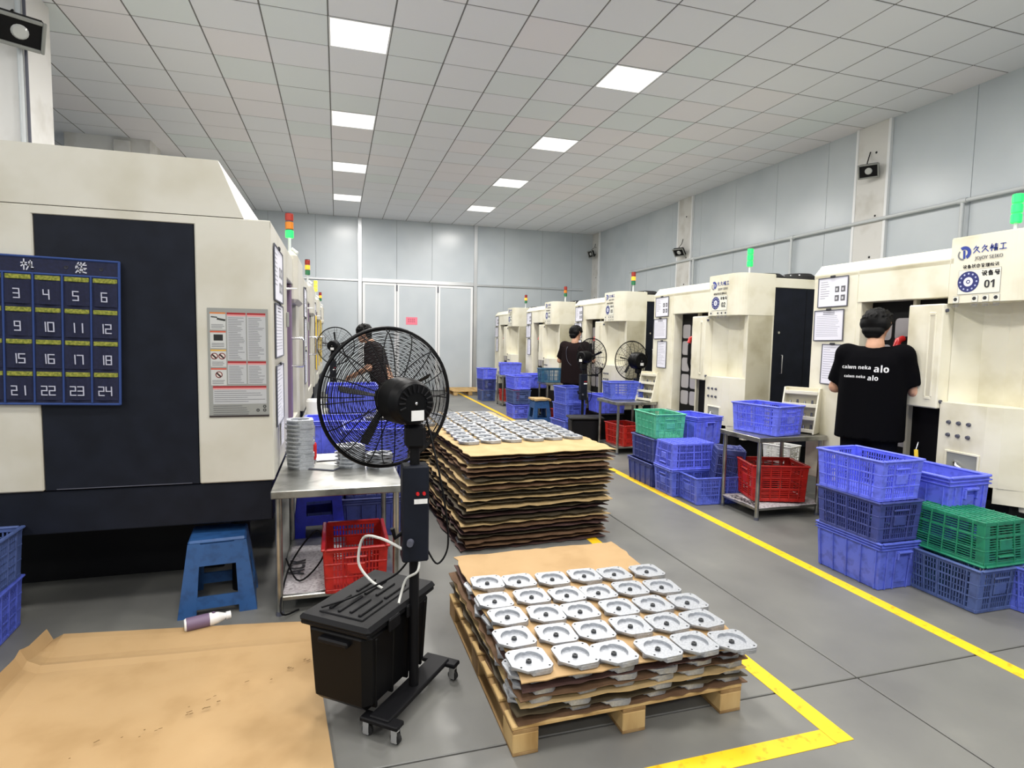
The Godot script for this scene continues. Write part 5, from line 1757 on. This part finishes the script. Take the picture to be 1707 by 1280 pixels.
# ---------------------------------------------------------------- everything standing about
func left_corner() -> void:
	# big kraft sheet on the floor, its left and far rims folded up
	var s := obj("cardboard_sheet", folded_sheet(), M.kraft)
	tag(s, "large kraft cardboard sheet on the floor, its far and left rims folded up", "cardboard sheet")
	var mk2 := MB.new()
	var r := RandomNumberGenerator.new()
	r.seed = 21
	for k in 26:
		var u := r.randf()
		var p := Vector3(lerpf(-1.0, -0.1, u), 0.0262, lerpf(-2.1, -2.62, u) + r.randf_range(-0.05, 0.05))
		mk2.xf = Transform3D(Basis(Vector3.UP, r.randf() * 0.7 + 0.2), p)
		mk2.box(Vector3.ZERO, Vector3(r.randf_range(0.004, 0.022), 0.0006, r.randf_range(0.002, 0.005)))
	obj("scuff_marks", mk2, M.mark, s).set_meta("kind", "stuff")
	# two blue crates at the left edge
	crate("mesh", "blue_mid", "lower of two blue mesh crates at the left edge, beside the cardboard sheet", at(-1.64, 0.004, -3.12, 4), "stacked pair at the left edge")
	crate("mesh", "slate", "upper of two blue mesh crates at the left edge, beside the cardboard sheet", at(-1.635, 0.25, -3.12, 2), "stacked pair at the left edge")
	plastic_stool("worn steel-blue plastic stool under the skirt of the nearest left-hand machine", "stool_blue", at(-0.615, 0, -3.4, 6), 0.37, 0.385)
	# bottle lying on the folded rim
	var b := thing("milk_bottle", "white milk drink bottle with a purple sleeve lying on the folded cardboard rim", "bottle", Transform3D(Basis(Vector3.UP, 0.28) * Basis(Vector3.BACK, -PI / 2 + 0.02), Vector3(-0.7, 0.068, -2.99)))
	obj("bottle", MB.new().lathe([Vector2(0, 0), Vector2(0.026, 0.0), Vector2(0.03, 0.006), Vector2(0.031, 0.12), Vector2(0.027, 0.145), Vector2(0.015, 0.175), Vector2(0.014, 0.18)], 22), M.plastic_white, b)
	obj("sleeve", MB.new().lathe([Vector2(0.0306, 0.008), Vector2(0.0316, 0.01), Vector2(0.0316, 0.105), Vector2(0.0306, 0.107)], 22), M.plum, b)
	obj("cap", MB.new().lathe([Vector2(0.014, 0.178), Vector2(0.019, 0.18), Vector2(0.019, 0.2), Vector2(0.0, 0.202)], 18), M.plastic_white, b)
	obj("emblem", MB.new().lathe([Vector2(0.0, 0.0), Vector2(0.008, 0.0004), Vector2(0.008, -0.002)], 14, Transform3D(Basis(Vector3.FORWARD, Vector3.LEFT, Vector3.UP), Vector3(-0.0315, 0.125, 0.0))), M.plum, b)


func folded_sheet() -> ArrayMesh:
	# a grid over the sheet: rows from the near edge to the far fold, the far strip bent up and back
	var n := 36
	var m := 40
	var f := FastNoiseLite.new()
	f.seed = 77
	f.frequency = 2.2
	var P := []
	for i in n + 1:
		for j in m + 1:
			var u := float(i) / n
			var v := float(j) / m
			var x := lerpf(-1.31, lerpf(0.025, -0.13, v), u)
			var z := lerpf(-1.55, -3.07, v) + 0.11 * u * v
			var y := 0.008 + 0.004 * f.get_noise_2d(x, z) + 0.012 * exp(-pow((z + 2.75) / 0.12, 2.0)) * (0.5 + u)
			# far rim rises
			var far := smoothstep(0.0, 1.0, (v - 0.86) / 0.14)
			y += far * (lerpf(0.05, 0.02, u) if i > 2 else 0.0)
			y += 0.02 * exp(-pow((v - 0.855) / 0.02, 2.0)) * (1.0 - 0.7 * u)
			# left rim stands up as a low wall
			if i < 3:
				x = lerpf(-1.31, -1.27, i / 3.0) + 0.03 * v
				y += 0.075 * (1.0 - i / 3.0)
			P.append(Vector3(x, y, z))
	var b := MB.new()
	var th := Vector3(0, 0.005, 0)
	for i in n:
		for j in m:
			var a: Vector3 = P[i * (m + 1) + j]
			var c: Vector3 = P[(i + 1) * (m + 1) + j]
			var e: Vector3 = P[(i + 1) * (m + 1) + j + 1]
			var g: Vector3 = P[i * (m + 1) + j + 1]
			var q := (e - a).cross(g - c).normalized()
			q = q if q.y > 0.0 else -q
			b.quad(a + th, c + th, e + th, g + th, q)
			b.quad(a, c, e, g, -q)
	for s: Array in [[0, true], [n, true], [0, false], [m, false]]:
		for k in (m if s[1] else n):
			var a: Vector3 = P[s[0] * (m + 1) + k] if s[1] else P[k * (m + 1) + s[0]]
			var c: Vector3 = P[s[0] * (m + 1) + k + 1] if s[1] else P[(k + 1) * (m + 1) + s[0]]
			var q := Vector3(signf(s[0] - 0.5), 0, 0) if s[1] else Vector3(0, 0, -signf(s[0] - 0.5))
			b.quad(a, c, c + th, a + th, q)
	return b.mesh()


func left_table() -> void:
	steel_table("steel work table beside the nearest left-hand machine, carrying stacked castings", -0.325, 0.335, -3.1, -4.05, 0.66, 0.1)
	var r := RandomNumberGenerator.new()
	r.seed = 31
	for k in 12:
		flange("casting in the twelve-high column on the left table, %s from the bottom" % nth_word(k), Transform3D(Basis(Vector3.UP, 0.2 + r.randf_range(-0.12, 0.12)), Vector3(-0.215 + r.randf_range(-0.004, 0.004), 0.66 + 0.0243 * k, -3.64 + r.randf_range(-0.004, 0.004))).scaled_local(Vector3(1, 1.1, 1)), "tall column of castings on the left table")
	for k in 6:
		flange("casting in the short column behind the near fan guard, %s from the bottom" % nth_word(k), Transform3D(Basis(Vector3.UP, 0.5 + r.randf_range(-0.1, 0.1)), Vector3(0.07 + r.randf_range(-0.004, 0.004), 0.66 + 0.0222 * k, -3.62)), "short column of castings on the left table")
	for k in 4:
		flange("casting in the low pile, right end of left table, %s from the bottom" % nth_word(k), Transform3D(Basis(Vector3.UP, 0.1 + r.randf_range(-0.1, 0.1)), Vector3(0.24 + r.randf_range(-0.004, 0.004), 0.66 + 0.0222 * k, -3.56)), "low pile of castings on the left table")
	var cb := thing("clipboard", "grey flat clipboard lying on the left table before the casting column", "clipboard", at(-0.085, 0.66, -3.6, 62))
	obj("board", MB.new().box(Vector3(0, 0.004, 0), Vector3(0.12, 0.008, 0.2), 0.003), M.frame_grey, cb)
	obj("sheet", MB.new().box(Vector3(0, 0.0088, 0.005), Vector3(0.11, 0.0015, 0.18)), M.sheet_metal, cb)
	var sd := thing("screwdriver", "red handled screwdriver standing upright beside the column of castings", "screwdriver", at(-0.135, 0.66, -3.76))
	obj("handle", MB.new().lathe([Vector2(0, 0.02), Vector2(0.007, 0.02), Vector2(0.0115, 0.04), Vector2(0.0115, 0.11), Vector2(0.008, 0.125), Vector2(0.0045, 0.13)], 14), M.red_gloss, sd)
	obj("shaft", MB.new().cyl(Vector3(0, 0.12, 0), Vector3(0, 0.235, 0), 0.003, -1, 10).cyl(Vector3(0, 0.0, 0), Vector3(0, 0.022, 0), 0.005, -1, 10), M.chrome, sd)
	var st := obj("cleaning_cloth", sheet_mesh(0.22, 0.2, 0.003, 12, 0.006, 0.008), M.paper, self, at(-0.03, 0.668, -3.9, 8))
	tag(st, "pale cloth spread on the left table behind the clipboard", "cloth")
	# under the table
	shelf_paper("dirty printed newspaper lining the lower shelf of the left table", at(-0.13, 0.108, -3.5, 0), 0.3, 0.7, "ACK")
	crate("mesh", "red", "front red mesh crate under the left table, half hidden by the black tote", at(0.09, 0.1, -3.32, 0), "red crates under the left table")
	plastic_stool("royal blue plastic stool behind the left table legs", "stool_royal", at(-0.13, 0, -4.32, 3), 0.36, 0.46, true)
	crate("bin", "blue_dark", "dark blue bin on the floor behind the left table", at(0.27, 0, -4.4, 90))
	crate("mesh", "blue_dark", "dark blue mesh crate on the bin behind the left table", at(0.27, 0.29, -4.4, 90))
	crate("tub", "blue", "bright blue tub topping the stack behind the left table, seen through the fan", at(0.27, 0.535, -4.4, 90))
	crate("bin", "blue_dark", "navy bin on the floor behind the left table, beside the royal stool", at(-0.02, 0, -4.85, 90))
	crate("mesh", "blue_dark", "navy mesh crate between bin and tub behind the left table", at(-0.02, 0.29, -4.85, 90))
	crate("tub", "blue", "bright blue tub behind the screwdriver and the casting column", at(-0.02, 0.535, -4.85, 90))
	# second left table with bins, seen through the near fan
	steel_table("second steel table further along the left-hand machines", -0.3, 0.4, -5.35, -6.1, 0.72, 0.1)
	crate("tub", "blue", "bright blue tub at the far end of the second left table", at(0.14, 0.724, -5.85, 90))
	crate("mesh", "blue_dark", "dark blue mesh crate under the second left table", at(0.05, 0.1, -5.7, 90))
	crate("mesh", "blue", "blue mesh crate standing on the floor past the second left table", at(0.15, 0, -6.45, 90), "blue crates past the second left table")
	crate("mesh", "blue", "blue mesh crate on top of another past the second left table", at(0.15, 0.25, -6.45, 86), "blue crates past the second left table")
	crate("bin", "blue", "bright blue bin topping the crates past the second left table", at(0.15, 0.5, -6.45, 88), "blue crates past the second left table")
	var wb := thing("white_canister", "short white canister on the second left table past the casting column", "canister", at(-0.2, 0.72, -5.55))
	obj("body", MB.new().lathe([Vector2(0, 0), Vector2(0.07, 0), Vector2(0.07, 0.13), Vector2(0.06, 0.15), Vector2(0, 0.152)], 22), M.plastic_white, wb)
	# bent plate on the second table
	fan("small pedestal fan beyond the second left-hand machine, seen over the near guard", Vector3(0.02, 0, -9.8), Vector3(-0.02, 1.28, -9.9), Vector3(0.25, 0, -1), 0.3, 12, 0.17, false)
	# loose cables and hoses
	var c := obj("air_hose", MB.new().tube(bent([Vector3(0.235, 0.64, -2.2), Vector3(0.16, 0.66, -2.28), Vector3(0.1, 0.62, -2.42), Vector3(0.08, 0.52, -2.42), Vector3(0.12, 0.46, -2.38), Vector3(0.17, 0.435, -2.33)]), 0.0056, 8), M.cable_white)
	tag(c, "translucent hose looping from the near fan box down to the black tote", "hose")
	var c2 := obj("air_hose", MB.new().tube(bent([Vector3(0.3, 0.62, -2.19), Vector3(0.29, 0.56, -2.17), Vector3(0.25, 0.52, -2.2), Vector3(0.23, 0.46, -2.2), Vector3(0.22, 0.436, -2.18)]), 0.0048, 8), M.cable_white)
	tag(c2, "short pale hose from the fan pole ending on the tote lid", "hose")
	var c3 := obj("power_cable", MB.new().tube(bent([Vector3(0.27, 0.6, -2.22), Vector3(0.22, 0.52, -2.26), Vector3(0.12, 0.455, -2.3), Vector3(0.04, 0.45, -2.24), Vector3(-0.06, 0.445, -2.2)]), 0.004, 8), M.black)
	tag(c3, "black cable drooping across the tote lid from the fan pole", "cable")
	var c4 := obj("power_cable", MB.new().tube(bent([Vector3(-0.2, 0.012, -3.15), Vector3(-0.28, 0.05, -3.06), Vector3(-0.25, 0.2, -3.3), Vector3(-0.12, 0.3, -3.55), Vector3(-0.08, 0.2, -3.4), Vector3(-0.2, 0.125, -3.25), Vector3(-0.28, 0.2, -3.4)]), 0.0048, 8), M.black)
	tag(c4, "black cable looping beneath the left table by its near leg", "cable")


func right_piles() -> void:
	# nearest: three high, with a bin, crate and upturned green crate beside it
	crate("bin", "blue_mid", "dusty blue solid bin on the floor at the foot of the nearest right-hand stack", at(3.21, 0, -2.8, 0), "nearest right-hand stack")
	crate("mesh", "blue_dark", "dark navy mesh crate in the middle of the nearest right-hand stack", at(3.185, 0.288, -2.8, 0), "nearest right-hand stack")
	crate("mesh", "blue", "bright blue mesh crate topping the nearest right-hand stack", at(3.17, 0.535, -2.8, 2), "nearest right-hand stack")
	crate("bin", "teal", "dark teal bin on the floor under the bright open bin", at(3.62, 0.0, -2.76, 0))
	var ob := crate("bin", "blue", "bright blue open bin beside the person, resting on a teal bin", at(3.62, 0.29, -2.74, 1))
	ob.transform = at(3.62, 0.288, -2.74, 1).scaled_local(Vector3(1, 1.35, 1))
	crate("mesh", "slate", "slate blue mesh crate on the floor under the upturned green crate", at(3.465, 0.004, -2.42, 0))
	var g := crate("slat", "green", "green slatted crate lying upside down on a slate blue crate", at(3.5, 0, -2.41, 0))
	g.transform = Transform3D(Basis(Vector3.BACK, PI) , Vector3(3.5, 0.5, -2.43))
	crate("mesh", "blue_mid", "blue mesh crate cut off by the right edge of the view", at(3.76, 0.004, -2.04, 10))
	# glove or tag on a rod by the machine sill
	var pl := thing("pliers", "orange handled tool sticking up over the bright open bin", "tool", at(3.68, 0.66, -2.9))
	obj("handle", MB.new().tube([Vector3(0, 0, 0), Vector3(0.0, 0.05, 0.01), Vector3(0.005, 0.1, 0.0)], 0.012, 8), M.yellow, pl)
	obj("jaw", MB.new().tube([Vector3(0.005, 0.1, 0.0), Vector3(0.02, 0.15, 0.0)], 0.004, 6), M.chrome, pl)
	# first right table
	steel_table("steel work table in front of the gap between the two nearest right-hand machines", 3.25, 3.93, -3.87, -4.38, 0.685, 0.1)
	shelf_paper("crumpled printed newspaper on the lower shelf of the first right table", at(3.62, 0.107, -4.12, 90), 0.46, 0.7, "")
	var tx := text(self, "newspaper_headline", "ICAGEL", 0.07, M.ink, Transform3D(Basis(Vector3(0, 0, 1), Vector3(1, 0, 0), Vector3(0, 1, 0)), Vector3(3.31, 0.117, -4.08)), true)
	tx.reparent(get_node("newspaper_sheet2") if has_node("newspaper_sheet2") else self)
	crate("mesh", "blue", "blue mesh crate standing on the first right table", at(3.53, 0.69, -4.13, 12))
	crate("slat", "red", "deep red crate on the lower shelf of the first right table", at(3.6, 0.125, -4.12, 72)).scale_object_local(Vector3(1.12, 1.25, 1))
	tool_rack("cream tool rack with shelves on the end of the first right table", at(3.83, 0.69, -4.08, -62))
	var bk := crate("slat", "plastic_white", "white slotted basket on the floor behind the red crate", at(4.14, 0.3, -4.62, 20))
	bk.scale_object_local(Vector3(0.6, 0.7, 0.6))
	var bs := thing("black_box", "black box holding up the white basket beside the first right table", "box", at(4.14, 0, -4.62, 20))
	obj("box", MB.new().box(Vector3(0, 0.149, 0), Vector3(0.3, 0.298, 0.34), 0.01), M.black, bs)
	obj("lid", MB.new().box(Vector3(0, 0.285, 0), Vector3(0.32, 0.026, 0.36), 0.008), M.rubber, bs)
	# pile before the second machine
	crate("bin", "blue_dark", "near-black navy bin under the navy and green crates", at(3.14, 0, -5.28, 0), "pile before the second right-hand machine").scale_object_local(Vector3(1, 0.8, 1.05))
	crate("mesh", "blue_dark", "dark navy mesh crate between the navy bin and the green crate", at(3.16, 0.235, -5.28, 0), "pile before the second right-hand machine")
	crate("mesh", "green_pale", "pale green mesh crate topping the pile before the second right-hand machine", at(3.18, 0.482, -5.28, -2), "pile before the second right-hand machine")
	crate("mesh", "blue_mid", "blue mesh crate on the floor below the upturned bright blue crate", at(3.14, 0.004, -4.86, 84).translated(Vector3(0, 0, 0.02)), "pile before the second right-hand machine").transform = at(3.2, 0.004, -4.83, 89)
	var u := crate("mesh", "blue", "bright blue crate upside down, beside the navy and green pile", at(3.2, 0, -4.8, 0))
	u.transform = Transform3D(Basis(Vector3.UP, deg_to_rad(89)) * Basis(Vector3.BACK, PI), Vector3(3.2, 0.498, -4.83))
	crate("mesh", "blue_mid", "blue mesh crate on the floor holding a tilted navy crate", at(3.27, 0.004, -4.525, 87))
	var tl := crate("slat", "blue_dark", "navy slatted crate standing on its side inside the blue crate", at(3.3, 0, -4.5, 0))
	tl.transform = Transform3D(Basis(Vector3.UP, deg_to_rad(62)) * Basis(Vector3.RIGHT, PI / 2 + 0.12), Vector3(3.34, 0.27, -4.6))
	crate("bin", "blue", "bright blue open bin behind the pile, before the second right-hand machine", at(3.6, 0.4, -5.3, 8))
	var bx := thing("black_box", "black crate box under the bright bin behind the green crate", "box", at(3.6, 0, -5.3, 8))
	obj("box", MB.new().box(Vector3(0, 0.19, 0), Vector3(0.34, 0.38, 0.46), 0.01), M.black, bx)
	obj("lid", MB.new().box(Vector3(0, 0.39, 0), Vector3(0.36, 0.02, 0.48), 0.006), M.rubber, bx)
	# second right table
	steel_table("steel work table between the second and third right-hand machines", 3.37, 3.93, -6.6, -7.2, 0.67, 0.1)
	crate("mesh", "blue_mid", "blue mesh crate on the second right table below a fan", at(3.66, 0.675, -7.02, 86), "").scale_object_local(Vector3(1, 0.92, 1))
	crate("slat", "red", "red crate on the lower shelf of the second right table", at(3.62, 0.1, -6.85, 6)).scale_object_local(Vector3(1, 1.1, 1))
	tool_rack("cream tool rack before the third right-hand machine", at(3.88, 0.67, -6.74, -75))
	fan("black fan above the second right table, its back to the viewer", Vector3(4.1, 0, -7.36), Vector3(3.99, 1.17, -7.42), Vector3(-0.1, 0, -1), 0.27, 12, 0.17, false, 1.35)
	fan("black fan seen nearly edge on, beside the person in the faded shirt", Vector3(3.36, 0, -7.72), Vector3(3.52, 1.2, -7.75), Vector3(0.9, 0, -0.45), 0.27, 12, 0.17, false)
	var gb := thing("lidded_bin", "dark green lidded tote below the edge-on fan", "bin", at(3.3, 0, -7.42, 80))
	var tb := MB.new()
	tb.taper = 0.12
	tb.tall = 0.36
	obj("tub", tb.box(Vector3(0, 0.18, 0), Vector3(0.3, 0.36, 0.44), 0.03), M.black, gb, Transform3D())
	obj("lid", MB.new().box(Vector3(0, 0.375, 0), Vector3(0.33, 0.03, 0.48), 0.012), M.rubber, gb)
	# third machine pile
	crate("mesh", "blue_mid", "small blue mesh crate on the floor beside the dark green tote", at(3.33, 0.004, -8.15, 8))
	crate("mesh", "blue_mid", "lower blue mesh crate of the pair before the third right-hand machine", at(3.36, 0.252, -8.15, 6), "pair before the third right-hand machine")
	crate("mesh", "blue_mid", "upper blue mesh crate of the pair before the third right-hand machine", at(3.36, 0.5, -8.15, 3), "pair before the third right-hand machine")
	crate("tub", "blue", "bright blue tub to the right of the edge-on fan", at(3.78, 0.4, -7.75, 0))
	var b3 := thing("black_box", "black box under the bright tub by the edge-on fan", "box", at(3.78, 0, -7.75))
	obj("box", MB.new().box(Vector3(0, 0.19, 0), Vector3(0.34, 0.38, 0.44), 0.01), M.black, b3)
	obj("lid", MB.new().box(Vector3(0, 0.39, 0), Vector3(0.36, 0.02, 0.46), 0.006), M.rubber, b3)
	crate("slat", "red", "red crate glimpsed between the far stool and the blue pair", at(3.74, 0.0, -9.3, 0))
	plastic_stool("steel-blue plastic stool with a beige cloth pad, far along the aisle", "stool_blue", at(3.36, 0, -9.5, 0), 0.34, 0.4)
	var pad := obj("seat_pad", sheet_mesh(0.3, 0.3, 0.03, 8, 0.006, 0.03), M.kraft_pale, self, at(3.36, 0.408, -9.5, 5))
	tag(pad, "beige cloth pad on the far steel-blue stool", "cushion")
	# fourth machine pile
	for k in 3:
		crate("mesh", ["blue", "slate", "blue"][k], "blue mesh crate %s of the far stack before the fourth right-hand machine" % ["at the foot", "in the middle", "on top"][k], at(3.2, 0.004 + 0.262 * k, -10.25, 3 * k), "stack before the fourth right-hand machine")
	steel_table("narrow steel table before the fourth right-hand machine", 3.55, 3.93, -9.7, -10.2, 0.67, 0.1)
	crate("tub", "blue", "bright blue tub behind the far stack, before the fourth machine", at(3.62, 0.52, -10.6, 0))
	var b4 := thing("black_box", "black box under the bright tub behind the far stack", "box", at(3.62, 0, -10.6))
	obj("box", MB.new().box(Vector3(0, 0.25, 0), Vector3(0.34, 0.5, 0.42), 0.01), M.black, b4)
	obj("lid", MB.new().box(Vector3(0, 0.51, 0), Vector3(0.36, 0.02, 0.44), 0.006), M.rubber, b4)
	crate("mesh", "teal", "teal mesh crate on the narrow table left of the person", at(3.74, 0.675, -9.95, 84))
	# farthest pile by the door
	for k in 3:
		crate("mesh", ["slate", "blue_dark", "blue"][k], "blue mesh crate %s of the farthest stack by the far door" % ["at the foot", "in the middle", "on top"][k], at(3.34, 0.004 + 0.25 * k, -13.2, 4 * k), "farthest stack by the door")
	steel_table("far steel table between the last two right-hand machines", 3.35, 3.95, -11.9, -12.4, 0.66, 0.1)
	crate("tub", "blue", "bright blue tub on the far steel table", at(3.6, 0.664, -12.15, 80))
	crate("slat", "red", "small red crate under the far steel table", at(3.62, 0.1, -12.15, 84))
	pallet("bare pale pallet lying on the floor against the far door", at(3.2, 0, -14.85), 0.85, 1.2)


func tool_rack(label: String, xf: Transform3D) -> void:
	# faces +z, leaning back
	var t := thing("tool_rack", label, "rack", xf, "cream tool racks")
	var cheek := [Vector2(0.09, 0.0), Vector2(-0.08, 0.0), Vector2(-0.08, 0.38), Vector2(-0.01, 0.38)]
	for s: float in [-1.0, 1.0]:
		obj("side", MB.new().prism(cheek, s * 0.14 - 0.006, s * 0.14 + 0.006, Transform3D(Basis(Vector3(0, 0, 1), Vector3(1, 0, 0), Vector3(0, 1, 0)), Vector3.ZERO)), M.cream, t)
	obj("back", MB.new().box(Vector3(0, 0.19, -0.076), Vector3(0.28, 0.38, 0.008), 0.002), M.cream_dark, t)
	for k in 4:
		var y := 0.012 + 0.105 * k
		var sh := obj("shelf", MB.new().box(Vector3(0, y, 0.0 - 0.012 * k), Vector3(0.275, 0.008, 0.15 - 0.022 * k), 0.002).box(Vector3(0, y + 0.012, 0.075 - 0.024 * k), Vector3(0.275, 0.03, 0.006), 0.002), M.cream, t)
		if k < 3:
			for i in 4:
				obj("tool_bit", MB.new().cyl(Vector3(-0.09 + 0.06 * i, y + 0.004, -0.01), Vector3(-0.09 + 0.06 * i, y + 0.045 + 0.01 * (i % 2), -0.01), 0.013, 0.008, 10), M.frame_grey if i % 2 else M.chrome, sh)


func _ready() -> void:
	# camera
	var cam := Camera3D.new()
	cam.name = "camera"
	cam.keep_aspect = Camera3D.KEEP_HEIGHT
	cam.fov = 66.70
	cam.near = 0.05
	cam.far = 60.0
	cam.transform = Transform3D(Basis(Vector3(0.95792861, 0.01762604, 0.28646482), Vector3(0.0055138, 0.99679801, -0.07977045), Vector3(-0.2869536, 0.0779939, 0.95476415)), Vector3(0, FH, 0))
	add_child(cam)
	cam.current = true
	# air and exposure; the hall is closed, so the sky does not reach it
	var we := WorldEnvironment.new()
	we.name = "surroundings"
	var e := Environment.new()
	e.background_mode = Environment.BG_COLOR
	e.background_color = Color(0.5, 0.55, 0.6)
	e.tonemap_mode = Environment.TONE_MAPPER_LINEAR
	e.tonemap_exposure = 0.61
	e.sdfgi_enabled = true
	e.ssao_enabled = true
	e.ssil_enabled = true
	we.environment = e
	add_child(we)
	materials()
	hall()
	right_row()
	left_row()
	loads()
	bin_with_lid()
	left_corner()
	left_table()
	right_piles()
	people()
	fan("large black pedestal fan nearest the viewer, over the black tote", Vector3(0.28, 0, -2.2), Vector3(0.194, 1.205, -2.37), Vector3(-0.34, -0.0, -0.94), 0.277, 30, 0.17)
